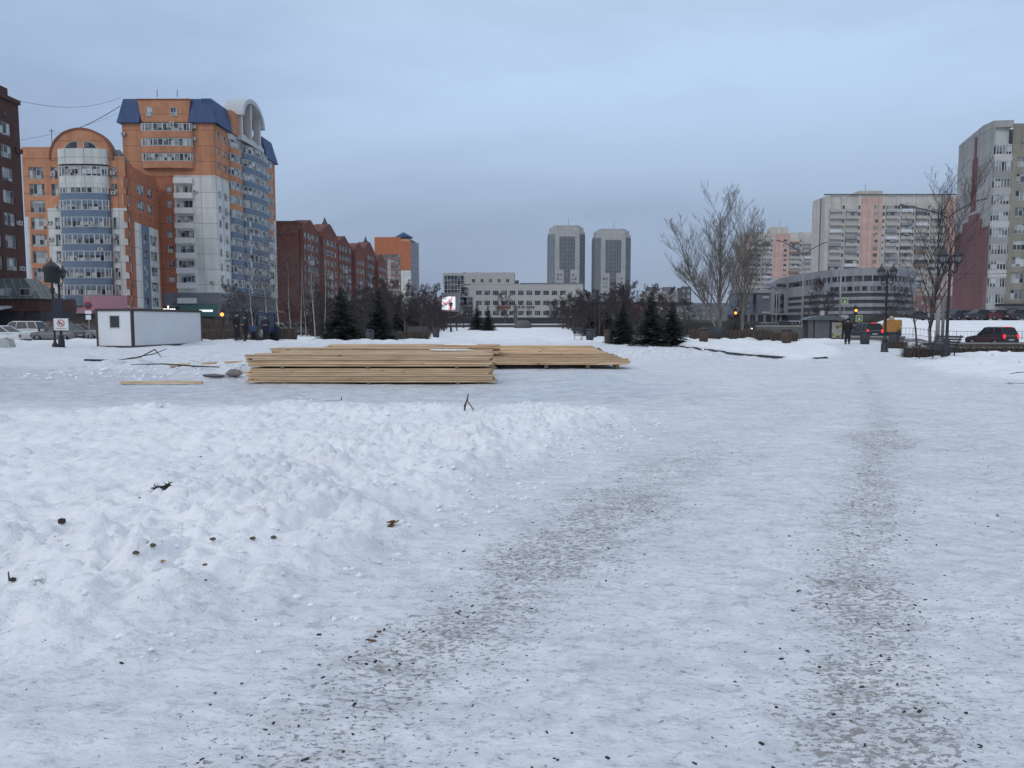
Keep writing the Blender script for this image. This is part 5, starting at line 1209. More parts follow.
BM = [board_mesh(6.0+.06*k-.15, seed=k, bow=.012) for k in range(8)]
BEAR = M('grey_bearer_wood', (.13, .09, .06), .9, .2)
def pack(x0, Y0, z0, lab, layers=6, cols=8, rz=0, sc=1.0):
    g = H(x0+3, Y0+.6); o = empty('lumber_pack', (x0+3.05, Y0+cols*.154/2, g+z0), rz, lab, 'lumber pack', 'packs of sawn boards')
    for xx in (-2.3, -.1, 2.2):
        mb = MB(); mb.box(xx, xx+.1, -cols*.154/2-.03, cols*.154/2, -.05, .0); mb.build('bearer', BEAR, o)
    for l in range(layers):
        for c in range(cols):
            if c not in (0, 1, cols-1) and l < layers-1 and l > 0: continue    # inner boards nobody could ever see
            e = inst('board', rng.choice(BM), o, (rng.gauss(0, .035), -cols*.154/2+.077+c*.154+rng.gauss(0, .004), l*.051+.001), rng.gauss(0, .0012)); e.scale.x = sc
            if c in (0,) and rng.random() < .25: e.location.y -= .012
    # the hidden middle of the pack is filled with boards as one mesh
    mb = MB()
    for l in range(1, layers-1):
        for c in range(2, cols-1): y = -cols*.154/2+c*.154; mb.box(-2.93*sc, 2.93*sc, y+.003, y+.151, l*.051+.002, l*.051+.048)
    tag(mb.build('inner_boards', WOOD, o), kind='stuff')
    return o
xa = xat(370, 19.8)-3.05
pack(xa, 19.75, .05, 'front lumber pack at the bottom, nearest the camera', sc=1.03, layers=7)
pack(xa-.02, 19.77, .46, 'front lumber pack on top, nearest the camera', sc=1.02, layers=6)
pack(-6.9, 22.1, .06, 'lumber pack at the bottom of the second row'); pack(-6.85, 22.12, .46, 'lumber pack on top of the second row', layers=6)
pack(-7.7, 24.2, .06, 'lumber pack at the bottom of the third row'); pack(-7.6, 24.25, .46, 'lumber pack on top of the third row', layers=6)
pack(-6.7, 27.2, .06, 'lumber pack at the bottom of the rearmost row'); pack(-6.6, 27.2, .46, 'lumber pack on top of the rearmost row', layers=6)
# loose boards spread over sloping bearers on the right
o = empty('timber_trestle', (.9, 28.5, H(.9, 26)), 0, 'dark sloping bearers that carry the spread loose boards', 'trestle')
for xx in (-1.6, .2, 1.6, 2.6):
    mb = MB(); mb.hexa([(xx, -2.6, .02), (xx+.12, -2.6, .02), (xx+.12, 3.3, .40), (xx, 3.3, .40), (xx, -2.6, .14), (xx+.12, -2.6, .14), (xx+.12, 3.3, .52), (xx, 3.3, .52)]); mb.build('bearer', BEAR, o)
    mb = MB(); mb.box(xx-.03, xx+.15, 2.6, 3.2, -.1, .40); mb.box(xx-.03, xx+.15, .2, .5, -.1, .22); mb.build('block', BEAR, o)
NR = 33
TW = ['twentieth', 'twenty first', 'twenty second', 'twenty third', 'twenty fourth', 'twenty fifth', 'twenty sixth', 'twenty seventh', 'twenty eighth', 'twenty ninth', 'thirtieth', 'thirty first', 'thirty second', 'thirty third']
ORD = ['first', 'second', 'third', 'fourth', 'fifth', 'sixth', 'seventh', 'eighth', 'ninth', 'tenth', 'eleventh', 'twelfth', 'thirteenth', 'fourteenth', 'fifteenth', 'sixteenth', 'seventeenth', 'eighteenth', 'nineteenth']+TW
for j in range(NR):
    t = j/(NR-1); Yb = 26.0+5.4*t; zt_ = .145+.36*t; xr_ = 4.05-1.0*t+rng.gauss(0, .05)
    for l in range(2 if j % 3 else 3):
        e = bpy.data.objects.new('loose_board', rng.choice(BM)); COL.objects.link(e); e.location = (xr_-3.0+rng.gauss(0, .03)-(l*.02), Yb+rng.gauss(0, .006), H(.9, 26)+zt_+l*.049)
        e.rotation_euler = (.066, 0, rng.gauss(0, .002)); tag(e, ('%s board from the front edge of the sloping spread, %s layer' % (ORD[j], ('lowest', 'upper', 'topmost')[l])), 'board', 'loose boards in the wide sloping spread')
for (px, py, L, rz, lab, tl) in ((162, 382, 2.05, .02, 'single short board lying alone on the ice left of the packs', 0), (213, 370.5, 2.6, .16, 'thin board leaning over snow toward the packs', -.04), (232, 366, 1.5, .05, 'short board end sticking out left of the packs', 0)):
    p = gp(px, py, .06); e = bpy.data.objects.new('single_board', board_mesh(L, .14, .06, 5)); COL.objects.link(e); e.location = (p.x, p.y, H(p.x, p.y)+(.02 if tl == 0 else .12)); e.rotation_euler = (0, tl, rz); tag(e, lab, 'board')
# lumps of snow left on the packs
def snow_patch(x, y, z, a, b, h, seed, name='snow_patch'):
    n = 16; mb = MB(); r_ = random.Random(seed); rings = [(1, 0), (.92, .55), (.6, .9), (.25, 1)]
    for k, (f, hh) in enumerate(rings):
        for i in range(n): t = 2*pi*i/n; q = f*(1+.22*sin(3*t+seed)+.13*sin(5*t+seed*2)); mb.v.append((a*q*cos(t), b*q*sin(t), h*hh+r_.uniform(-.01, .01)))
    for k in range(3):
        for i in range(n): mb.f.append((k*n+i, k*n+(i+1) % n, (k+1)*n+(i+1) % n, (k+1)*n+i)); mb.m.append(0); mb.sm.append(True)
    mb.f.append(tuple(range(3*n, 4*n))); mb.m.append(0); mb.sm.append(True)
    return tag(mb.build(name, M('clean_snow', (.76, .78, .81), .9, .05, 3, bump=.5), None, (x, y, z)), kind='stuff')
snow_patch(-1.9, 22.7, .77+H(-2, 22.5), .6, .25, .02, 1); snow_patch(-1.2, 25.4, .0+.86+H(-2, 25), .3, .2, .03, 3) if 0 else None; snow_patch(-1.8, 27.7, .77+H(-2, 27), .6, .25, .03, 4)

# ================================================================ CABIN
B = Building('site_cabin', (-22.5, 47), 'white metal site cabin with brown edges and one small window', 'cabin', z=0)
YA, YB_ = 45.8, 53.4; A_ = Vector((xat(132.5, YA), YA)); Bq = Vector((xat(201.5, YB_), YB_)); dd = (Bq-A_).normalized(); C_ = A_+Vector((-dd.y, dd.x))*2.35
gz = H(A_.x, A_.y)-.02; ht = zat(309, YA)
CW = M('white_cabin_panel', (.66, .67, .68), .6, .06, .8); CB = M('brown_cabin_trim', (.05, .035, .03), .5, .1)
FS, FR = B.F(C_, A_), B.F(A_, Bq)
FS.region('end_panel', .08, FS.L-.08, gz+.12, ht-.12, CW, [(gz+1.15, gz+1.95)], [(FS.L*.36, FS.L*.66, 1)], th=.1)
FR.region('side_panel', .08, FR.L-.08, gz+.12, ht-.12, CW, th=.1)
for FF in (FS, FR):
    def fn(mb):
        FF.box(mb, 0, FF.L, gz, gz+.12, -.1, .04); FF.box(mb, -.03, FF.L+.03, ht-.12, ht+.03, -.1, .06)
    B.part('trim', CB, fn)
for FF, u in ((FS, .0), (FR, 0), (FR, FR.L-.1), (FS, FS.L-.11)):
    B.part('corner_post', CB, lambda mb: FF.box(mb, u, u+.11, gz+.12, ht-.12, -.1, .035))
D_ = Bq+Vector((-dd.y, dd.x))*2.35; FB = B.F(D_, C_); B.part('back_panel', CW, lambda mb: FB.box(mb, 0, FB.L, gz, ht, -.1, 0)); FE = B.F(Bq, D_); B.part('end_panel', CW, lambda mb: FE.box(mb, 0, FE.L, gz, ht, -.1, 0))
def fn(mb):
    q = [(p.x-B.b.x, p.y-B.b.y) for p in (A_, Bq, D_, C_)]; mb.hexa([(a, b, ht-.05) for a, b in q]+[(a, b, ht+.025) for a, b in q])
B.part('roof', CB, fn)
B.windows = [(w_[0], w_[1], w_[2], w_[3], w_[4], -.05, 1, None) for w_ in B.windows]; B.pane = PANE_DARK; B.finish()

# ================================================================ VEHICLES
TYRE = M('tyre_rubber', (.014, .014, .015), .85, .2); RIM = M('wheel_rim', (.16, .16, .17), .4, .1, metal=.6); CG = M('car_glass', (.012, .014, .018), .22, .05, spec=.3)
RED = M('tail_light_red', (.25, .01, .012), .3, .05); REDL = M('lit_tail_light', (1, .035, .045), .3, 0, emit=.9); HL = M('headlight_glass', (.45, .46, .48), .15, .05); HLL = M('lit_headlight', (1, .95, .85), .3, 0, emit=9)
def paint(n, c): return M('paint_'+n, c, .38, .14, 1.3, spec=.5)
def bevel(o, w_=.05, s=2):
    m = o.modifiers.new('bevel', 'BEVEL'); m.width = w_; m.segments = s; m.limit_method = 'ANGLE'; m.angle_limit = rad(30); return o
def car(x, y, rz, mat, lab, kind='sedan', lit=False, head=False, z=None, group='cars around the square', name='parked_car', L=4.5, W=1.78):
    o = empty(name, (x, y, (H(x, y) if z is None else z)), rz, lab, 'car', group); h = L/2; suv = kind == 'suv'; zb = .30 if suv else .22; zh = .98 if suv else .88; zd = 1.05 if suv else .95; zr_ = 1.72 if suv else 1.44
    prof = [(-h, zb+.12), (-h, zd-.15), (-h+.12, zd), (-h+.9, zd+.02), (h-1.25, zh), (h-.35, zh-.14), (h-.04, zh-.34), (h, zb+.2), (h-.1, zb)]
    # wheel arches cut into the lower edge
    for cx in (h-.85, -h+.85):
        prof += [(cx+.38*cos(a), zb+.30*sin(a)) for a in [i*pi/6 for i in range(7)]]
    prof += [(-h+.08, zb)]
    mb = MB(); mb.prism(prof, lambda p: (p[0], -W/2+(.06 if abs(p[0]) > h-.2 else 0), p[1]), lambda p: (p[0], W/2-(.06 if abs(p[0]) > h-.2 else 0), p[1])); bevel(mb.build('body', mat, o), .045)
    if kind == 'suv': g = (-h+.06, -h+.42, h-2.0, h-1.35)
    elif kind == 'wagon': g = (-h+.1, -h+.7, h-2.1, h-1.3)
    else: g = (-h+.55, -h+1.35, h-2.15, h-1.3)
    i_ = .17; y0, y1 = W/2-.05, W/2-.05-i_
    def gh(mb, x0, x1, x2, x3, za, zb_, ya, yb): mb.hexa([(x0, -ya, za), (x3, -ya, za), (x3, ya, za), (x0, ya, za), (x1, -yb, zb_), (x2, -yb, zb_), (x2, yb, zb_), (x1, yb, zb_)])
    mb = MB(); gh(mb, g[0], g[1], g[2], g[3], min(zh, zd)-.03, zr_-.07, y0, y1); bevel(mb.build('windows', CG, o), .03)
    mb = MB(); gh(mb, g[1]-.04, g[1]+.1, g[2]-.1, g[2]+.05, zr_-.075, zr_, y1+.015, y1-.1); bevel(mb.build('roof', mat, o), .03)
    mb = MB()
    for s in (-1, 1):
        for (xa_, xb_) in ((g[0], g[1]), (g[3], g[2]), (-.25, -.28)): mb.tube((xa_, s*(y0+.002), zh-.03), (xb_, s*(y1+.008), zr_-.05), .035 if xa_ != -.25 else .03, n=5)
        if suv or kind == 'wagon': mb.tube((g[0]+.8, s*(y0+.002), zh), (g[0]+1.05, s*(y1+.008), zr_-.05), .05, n=5)
    mb.build('pillar', mat, o)
    wr = .34 if suv else .31
    for cx in (h-.85, -h+.85):
        for s in (-1, 1):
            mb = MB(); mb.tube((cx, s*(W/2-.22), wr), (cx, s*(W/2-.01), wr), wr, n=18); mb.build('wheel', TYRE, o); wo = o.children[-1]
            mb = MB(); mb.tube((cx, s*(W/2-.01), wr), (cx, s*(W/2+.005), wr), wr*.62, n=12); mb.build('rim', RIM, wo)
    for s in (-1, 1):
        mb = MB(); mb.box(-h-.015, -h+.08, s*(W/2-.16)-.10, s*(W/2-.16)+.10, zd-.36 if not suv else zd-.30, zd-.18 if not suv else zd+.02); mb.build('tail_light', REDL if lit else RED, o)
        mb = MB(); mb.box(h-.25, h-.02, s*(W/2-.32)-.2, s*(W/2-.32)+.2, zh-.34, zh-.19); mb.build('headlight', HLL if head else HL, o)
        mb = MB(); mb.box(g[3]-.35, g[3]-.2, s*(W/2-.02)-.0, s*(W/2+.14), zh+.02, zh+.14); mb.build('mirror', mat, o)
        if lit and suv: mb = MB(); mb.box(-h+.35, -h+.45, -.25, .25, zr_-.02, zr_+.03); mb.build('brake_light', REDL, o) if s > 0 else None
    mb = MB(); mb.box(-h-.02, -h+.03, -.28, .28, zb+.25, zb+.37); mb.build('number_plate', HL, o)
    mb = MB(); mb.box(-h-.03, -h+.1, -W/2+.1, W/2-.1, zb, zb+.22); mb.build('bumper', M('black_bumper', (.03, .03, .032), .6), o)
    return o
Wt, Sv, Dk, Rd, Bl, Gy = paint('white', (.55, .56, .57)), paint('silver', (.24, .25, .26)), paint('dark', (.03, .033, .04)), paint('dark_red', (.10, .03, .035)), paint('navy', (.035, .045, .07)), paint('grey', (.12, .125, .13))
car(xat(18, 68), 68, pi+.05, Wt, 'white suv parked in front of the dark shop fronts at the left', 'suv', L=4.4, z=-.05)
car(xat(56, 66), 66, pi, Gy, 'grey hatchback between the white suv and the no smoking sign', 'wagon', L=4.0, z=-.05)
car(xat(84, 71), 71, .1, Sv, 'silver sedan low behind the road sign pole', 'sedan', L=3.6, z=-.05)
car(xat(88, 78), 78, 0, Dk, 'dark car just left of the white cabin', 'sedan', z=0)
car(xat(-8, 56), 56, pi+.1, Wt, 'white car cut by the left edge, closest of the left cars', 'sedan', z=-.1)
car(xat(66, 84), 84, 0, Rd, 'dark red car behind the silver sedan', 'suv', z=0)
car(xat(992, 68), 68, rad(104), paint('dark_wine', (.055, .03, .032)), 'dark suv driving away with red lights behind the brown wall', 'suv', lit=True, L=4.1, name='moving_car')
for k, (px, Yd, mt, kd, lb) in enumerate([(964, 104, Bl, 'wagon', 'dark blue car parked on the bank below the maroon wall'), (982, 102, Dk, 'sedan', 'black car parked in the middle of the bank row'), (999, 102, Rd, 'sedan', 'dark red car parked on the bank by the entrance'), (1022, 101, Dk, 'wagon', 'black car at the right edge below the entrance canopy'), (945, 108, Sv, 'sedan', 'grey car parked at the left of the bank row'), (918, 118, Dk, 'sedan', 'dark car parked behind the slender street tree')]):
    x = xat(px, Yd); car(x, Yd, .15, mt, lb, kd, z=H(x, Yd))
car(xat(866, 80), 80, rad(88), Dk, 'black car with red tail lights left of the free standing lamp post', 'suv', lit=True, name='moving_car')
car(xat(878, 84), 84, rad(80), Rd, 'dark car with red tail lights nearest the yellow lorry', 'sedan', lit=True, name='moving_car')
car(xat(855, 86), 86, rad(70), Sv, 'silver car between the standing person and the black car', 'wagon', name='moving_car')
for k, (px, Yd, mt, lb) in enumerate([(754, 104, Dk, 'oncoming dark car with lit headlights, leftmost of the three'), (763, 110, Sv, 'oncoming silver car with lit headlights, middle of the three'), (772, 103, Gy, 'oncoming grey car with lit headlights, rightmost of the three')]):
    car(xat(px, Yd), Yd, rad(-100), mt, lb, 'sedan', head=True, name='moving_car', z=0.1)
for k, (px, Yd, mt, kd, lb) in enumerate([(697, 120, Dk, 'sedan', 'dark car parked behind the shorter spruce of the pair'), (708, 122, Sv, 'wagon', 'silver car left of the poplar foot'), (722, 118, Rd, 'sedan', 'red car behind the poplar foot'), (738, 121, Dk, 'suv', 'dark suv right of the poplar trunks'), (785, 128, Bl, 'suv', 'dark blue suv in front of the glass portico'), (797, 130, Wt, 'suv', 'white suv left of the concrete street light'), (290, 92, Gy, 'sedan', 'grey car behind the birch trunks'), (277, 90, Wt, 'wagon', 'white car right of the tractor'), (303, 94, Rd, 'sedan', 'red car among the birch trunks')]):
    car(xat(px, Yd), Yd, .1*k, mt, lb, kd, z=.05)
# yellow lorry
xl = xat(892, 82); o = empty('utility_lorry', (xl, 82, H(xl, 82)), rad(62), 'yellow orange utility lorry with a round tank seen from behind', 'lorry', 'cars around the square'); YL = M('paint_yellow_orange', (.42, .19, .035), .5, .25, 2); o.scale = (.85, .85, .9)
mb = MB(); n = 16; mb.prism([(1.05*cos(2*pi*i/n), 1.55+.72*sin(2*pi*i/n)) for i in range(n)], lambda p: (-2.6, p[0], p[1]), lambda p: (1.2, p[0], p[1])); mb.build('tank', YL, o)
mb = MB(); mb.box(-2.7, 3.2, -.9, .9, .55, .8); mb.build('chassis', Dk, o); mb = MB(); mb.box(1.4, 3.2, -1.05, 1.05, .8, 2.3); bevel(mb.build('cab', YL, o), .1)
mb = MB(); mb.box(1.9, 3.22, -1.07, 1.07, 1.55, 2.1); mb.build('windows', CG, o)
for cx in (-1.7, 2.4):
    for s in (-1, 1): mb = MB(); mb.tube((cx, s*.75, .48), (cx, s*1.05, .48), .48, n=16); mb.build('wheel', TYRE, o)
for s in (-1, 1): mb = MB(); mb.box(-2.75, -2.68, s*.75-.12, s*.75+.12, .75, .95); mb.build('tail_light', RED, o)
mb = MB(); mb.tube((-2.5, 0, 2.2), (-1.9, 0, 2.45), .3, n=10); mb.build('filler_cap', M('cream_lid', (.4, .3, .2), .6), o)
# tractor
TB = M('tractor_blue', (.015, .032, .09), .45, .2); xt = xat(266, 62); o = empty('tractor', (xt, 62, H(xt, 62)), rad(150), 'small blue tractor with a dark framed cab behind the three people', 'tractor'); o.scale = (.84, .84, .92)
mb = MB(); mb.box(-.62, .5, -.62, .62, .75, 1.25); mb.build('cab_base', TB, o)
mb = MB()
for a in (-.6, .46):
    for s in (-.58, .58): mb.box(a, a+.07, s-.035, s+.035, 1.25, 2.35)
mb.build('cab_frame', BLACKM, o); mb = MB(); mb.box(-.7, .62, -.7, .7, 2.35, 2.47); bevel(mb.build('cab_roof', TB, o), .04)
mb = MB(); mb.box(-.56, .48, -.55, .55, 1.27, 2.33); mb.build('cab_glass', M('cab_glass', (.05, .065, .09), .2, .05), o)
mb = MB(); mb.box(.55, 1.9, -.38, .38, .75, 1.35); bevel(mb.build('hood', TB, o), .06); mb = MB(); mb.tube((1.2, .1, 1.3), (1.2, .1, 2.75), .06, n=8); mb.build('exhaust', BLACKM, o)
for cx, r_, wd in ((-.35, .72, .38), (1.5, .42, .26)):
    for s in (-1, 1):
        mb = MB(); mb.tube((cx, s*.55, r_), (cx, s*(.55+wd), r_), r_, n=20); w_ = mb.build('wheel', TYRE, o); mb = MB(); mb.tube((cx, s*(.55+wd), r_), (cx, s*(.57+wd), r_), r_*.5, n=12); mb.build('rim', RIM, w_)
mb = MB(); mb.box(2.0, 2.15, -.9, .9, .05, .75); mb.tube((1.4, 0, .7), (2.05, 0, .4), .08, n=6); mb.build('blade', M('blade_steel', (.12, .11, .1), .5), o)

# ================================================================ PEOPLE
def skin(name, pts, edges, rad_, mat, parent, root=0, sub=1):
    me_ = bpy.data.meshes.new(name); me_.from_pydata([tuple(p) for p in pts], edges, []); me_.materials.append(mat)
    o = bpy.data.objects.new(name, me_); COL.objects.link(o); o.parent = parent
    m = o.modifiers.new('skin', 'SKIN'); m.use_smooth_shade = True
    sv = me_.skin_vertices[0].data
    for i, r_ in enumerate(rad_): sv[i].radius = (r_, r_) if not isinstance(r_, tuple) else r_
    sv[root].use_root = True
    s = o.modifiers.new('subsurf', 'SUBSURF'); s.levels = sub; s.render_levels = sub; return o
SKINM = M('skin', (.42, .24, .17), .6, .08)
def person(px, py, rz, lab, jacket, trousers, hat, stride=.12, arms='down', coat=False, hgt=1.74, Yd=None):
    p = gp(px, py); Yd = Yd or p.y; x = xat(px, Yd); o = empty('person', (x, Yd, H(x, Yd)), rz, lab, 'person', None); k = hgt/1.74; o.scale = (k, k, k)
    hip, ch, nk = Vector((0, 0, .92)), Vector((0, 0, 1.28)), Vector((0, 0, 1.46)); s = stride
    P = [hip, Vector((0, -.01, 1.1)), ch, nk, Vector((0, -.01, 1.54)), Vector((0, -.015, 1.63)), Vector((0, -.005, 1.70))]; R = [(.145, .11), (.135, .10), (.165, .11), .055, .07, .088, .07]; E = [(0, 1), (1, 2), (2, 3), (3, 4), (4, 5), (5, 6)]
    P.append(Vector((0, -.115, 1.61))); R.append(.014); E.append((5, 7))                      # nose
    legs, armsL = [], []
    for sg in (-1, 1):
        b = len(P); P += [Vector((sg*.10, 0, .86)), Vector((sg*.11, -sg*s*.7-.02, .48)), Vector((sg*.115, -sg*s, .09)), Vector((sg*.13, -sg*s-.16, .045))]; R += [.095, .062, .045, .04]; E += [(0, b), (b, b+1), (b+1, b+2), (b+2, b+3)]; legs.append(b)
    for sg in (-1, 1):
        b = len(P)
        if arms == 'front': q = [(sg*.20, 0, 1.40), (sg*.26, .03, 1.14), (sg*.12, -.20, 1.10), (sg*.05, -.27, 1.10)]
        elif arms == 'pocket': q = [(sg*.20, 0, 1.40), (sg*.30, .06, 1.14), (sg*.20, -.07, .95), (sg*.17, -.09, .88)]
        else: q = [(sg*.20, 0, 1.40), (sg*.25, .02, 1.14), (sg*.26, -.06, .90), (sg*.26, -.07, .83)]
        P += [Vector(v) for v in q]; R += [.062, .048, .032, .036]; E += [(2, b), (b, b+1), (b+1, b+2), (b+2, b+3)]; armsL.append(b)
        d = (P[-1]-P[-2]).normalized()
        for f in range(5):                                                                      # fingers and thumb
            off = Vector((0, (f-1.5)*.020, 0)) if f < 4 else Vector((0, -.045, .03)); c_ = len(P); L_ = (.07, .082, .078, .06, .05)[f]
            P += [P[b+3]+off+d*(.03 if f < 4 else 0), P[b+3]+off*1.15+d*(.03*(f < 4)+L_)+Vector((-sg*.012, 0, 0))]; R += [.010, .008]; E += [(b+3, c_), (c_, c_+1)]
    skin('body', P, E, R, SKINM, o)
    # jacket: torso and sleeves
    a0, a1 = armsL; JP = [Vector((0, 0, .80 if not coat else .62)), P[0], P[1], P[2], Vector((0, 0, 1.45))]; JR = [(.205, .175), (.21, .175), (.205, .17), (.22, .17), (.095, .09)]; JE = [(0, 1), (1, 2), (2, 3), (3, 4)]
    if coat: JP.insert(0, Vector((0, 0, .42))); JR = [(.22, .2), (.2, .17)]+JR[1:]; JE = [(i, i+1) for i in range(5)]
    ci = len(JP)-2
    for b in armsL: c_ = len(JP); JP += [P[b], P[b+1], P[b+2]]; JR += [.098, .084, .066]; JE += [(ci, c_), (c_, c_+1), (c_+1, c_+2)]
    skin('coat' if coat else 'jacket', JP, JE, JR, jacket, o, root=1)
    TP = [P[0]]; TR = [(.16, .13)]; TE = []
    for b in legs: c_ = len(TP); TP += [P[b], P[b+1], P[b+2]+Vector((0, 0, .02))]; TR += [.125, .10, .082]; TE += [(0, c_), (c_, c_+1), (c_+1, c_+2)]
    skin('trousers', TP, TE, TR, trousers, o)
    for b in legs: skin('boot', [P[b+2]+Vector((0, .03, .02)), P[b+2]+Vector((0, 0, -.035)), P[b+3]+Vector((0, -.02, 0))], [(0, 1), (1, 2)], [.078, .072, .066], BLACKM, o)
    mb = MB(); mb.lathe([(.098, 1.625), (.102, 1.68), (.09, 1.735), (.05, 1.765), (.01, 1.77)], (0, 0, 0), 14); mb.build('hat', hat, o)
    mb = MB(); mb.lathe([(.09, 1.42), (.105, 1.46), (.085, 1.50)], (0, 0, 0), 12); mb.build('collar', jacket, o)
    mb = MB()
    for sg in (-1, 1): mb.tube((sg*.033, -.088, 1.635), (sg*.033, -.098, 1.635), .010, n=6)
    mb.build('eyes', BLACKM, o)
    mb = MB(); mb.box(-.022, .022, -.094, -.084, 1.577, 1.583); mb.build('mouth', M('lips', (.25, .10, .09), .6), o)
    return o
JN = M('navy_cloth', (.012, .015, .032), .9, .2, 6); JB = M('black_cloth', (.010, .010, .013), .9, .2, 6); JL = M('blue_cloth', (.03, .055, .14), .85, .2, 6)
person(236.5, 345, rad(70), 'person in a long dark coat, leftmost of the three talking', JB, JB, JB, .06, 'pocket', True, hgt=1.88)
person(245, 344.5, rad(-40), 'person in a dark jacket with blue sleeves, middle of the three', JN, JB, JB, .08, 'front', True, hgt=1.84)
person(265.5, 344.3, rad(10), 'person in a dark blue work suit standing before the tractor', JN, JB, M('blue_hat', (.03, .05, .11), .9), .10, 'front', hgt=1.84)
person(848, 345, rad(150), 'person in dark clothes waiting right of the bus shelter', JB, JB, JB, .08, 'pocket', True, hgt=1.8)

# ================================================================ TRIPOD, SHELTER, BENCHES, BINS, KERB
xp = xat(225.5, 54); o = empty('tripod', (xp, 54, H(xp, 54)), 0, 'thin black tripod standing in the snow left of the three people', 'tripod')
mb = MB(); mb.tube((0, 0, .5), (0, 0, 1.45), .022, n=6); mb.build('column', BLACKM, o)
for k in range(3): mb = MB(); mb.tube((0, 0, .62), (.33*cos(k*2.09+.4), .33*sin(k*2.09+.4), 0), .018, n=5); mb.build('leg', BLACKM, o)
mb = MB(); mb.box(-.12, .12, -.09, .09, 1.45, 1.62); mb.build('instrument', BLACKM, o)

Ys = 62; xs_ = xat(822.5, Ys); zs0 = H(xs_, Ys); o = empty('bus_shelter', (xs_, Ys, zs0), rad(-6), 'bus shelter with a curved dark roof and a poster panel', 'bus shelter', None)
hw, dp = 1.38, .8; GL = M('frosted_shelter_glass', (.10, .10, .105), .3, .2, 2)
for dx in (-hw, -hw*.62, hw*.28, hw): mb = MB(); mb.box(dx-.05, dx+.05, -dp, -dp+.1, 0, 1.75); mb.build('post', BLACKM, o)
for a, b in ((-hw, -hw*.62), (-hw*.62, hw*.28)): mb = MB(); mb.box(a+.05, b-.05, -dp+.03, -dp+.06, .12, 1.68); mb.build('glass_panel', GL, o)
mb = MB(); mb.box(hw*.28+.05, hw-.05, -dp+.0, -dp+.1, .2, 1.62); pn_ = mb.build('poster_case', BLACKM, o)
mb = MB(); mb.box(hw*.28+.12, hw-.12, -dp-.01, -dp, .28, 1.54)
pm = bpy.data.materials.new('poster_print'); pm.use_nodes = True; t = pm.node_tree; b = t.nodes['Principled BSDF']; c = t.nodes.new('ShaderNodeTexCoord'); v = t.nodes.new('ShaderNodeTexNoise'); v.inputs['Scale'].default_value = 3.2; r = t.nodes.new('ShaderNodeValToRGB')
for i_, (p_, cc) in enumerate([(.35, (.07, .07, .07)), (.45, (.30, .22, .06)), (.52, (.32, .31, .28)), (.7, (.20, .24, .22))]):
    e = r.color_ramp.elements[i_] if i_ < 2 else r.color_ramp.elements.new(p_); e.position = p_; e.color = (*cc, 1)
t.links.new(c.outputs['Object'], v.inputs['Vector']); t.links.new(v.outputs[0], r.inputs[0]); t.links.new(r.outputs[0], b.inputs['Base Color']); mb.build('poster', pm, pn_)
mb = MB(); pl = [(-hw-.2+(2*hw+.4)*i/12, 1.75+.33*sin(pi*i/12)**.7) for i in range(13)]+[(hw+.2, 1.70), (-hw-.2, 1.70)]; mb.prism(pl, lambda p: (p[0], -dp-.25, p[1]), lambda p: (p[0], .7, p[1])); mb.build('roof', M('shelter_roof', (.09, .10, .11), .5, .2), o)
mb = MB(); mb.box(-hw, hw, .55, .6, 0, 1.7); mb.build('back_wall', GL, o); mb = MB(); mb.box(-hw+.2, hw-.2, .1, .5, .4, .46); mb.build('bench_seat', BEAR, o)
mb = MB(); mb.box(-.18, .12, -.03, .03, 2.02, 2.45); s_ = mb.build('stop_sign_plate', M('pink_white_plate', (.55, .42, .52), .6), o)

SLAT = M('dark_slats', (.035, .038, .045), .6, .2)
def bench(x, y, rz, lab, sc=1.0, snow=True):
    o = empty('park_bench', (x, y, H(x, y)), rz, lab, 'bench', 'dark slatted park benches'); o.scale = (sc,)*3; mb = MB()
    for k in range(5): mb.box(-.95, .95, -.30+k*.12, -.21+k*.12, .43-.012*k, .465-.012*k)
    mb.build('seat', SLAT, o); mb = MB()
    for k in range(5): q = .30+.05*k; mb.hexa([(-.95, q, .50+k*.115), (.95, q, .50+k*.115), (.95, q+.03, .50+k*.115), (-.95, q+.03, .50+k*.115), (-.95, q+.03, .59+k*.115), (.95, q+.03, .59+k*.115), (.95, q+.06, .59+k*.115), (-.95, q+.06, .59+k*.115)])
    mb.build('backrest', SLAT, o)
    for s in (-.8, .8):
        mb = MB(); mb.path([Vector((s, -.30, 0)), Vector((s, -.27, .22)), Vector((s, -.30, .42)), Vector((s, .28, .38))], [.026]*4, 6); mb.build('leg', BLACKM, o)
        mb = MB(); mb.path([Vector((s, .36, 0)), Vector((s, .28, .25)), Vector((s, .30, .45)), Vector((s, .56, 1.08))], [.026]*4, 6); mb.build('leg', BLACKM, o)
        mb = MB(); mb.path([Vector((s, -.28, .42)), Vector((s, -.30, .62)), Vector((s, -.10, .68)), Vector((s, .36, .66))], [.022]*4, 6); mb.build('armrest', BLACKM, o)
    return o
bench(xat(938, 30.8), 30.8, rad(-86), 'dark slatted bench standing in the snow at the right, nearest the camera', .9)
bench(xat(716, 57), 57, rad(8), 'dark bench in front of the poplar foot')
bench(xat(628, 56), 56, rad(5), 'dark bench between the right hand bin and the spruce pair')
bench(xat(355, 60), 60, rad(-4), 'dark bench between the widest spruce and the left bin'); bench(xat(416, 70), 70, rad(-6), 'dark bench left of the left alley lamp post')
bench(xat(582, 66), 66, rad(60), 'dark bench beside the nearest right alley lamp post'); bench(xat(663, 55), 55, rad(8), 'dark bench at the foot of the spruce pair')
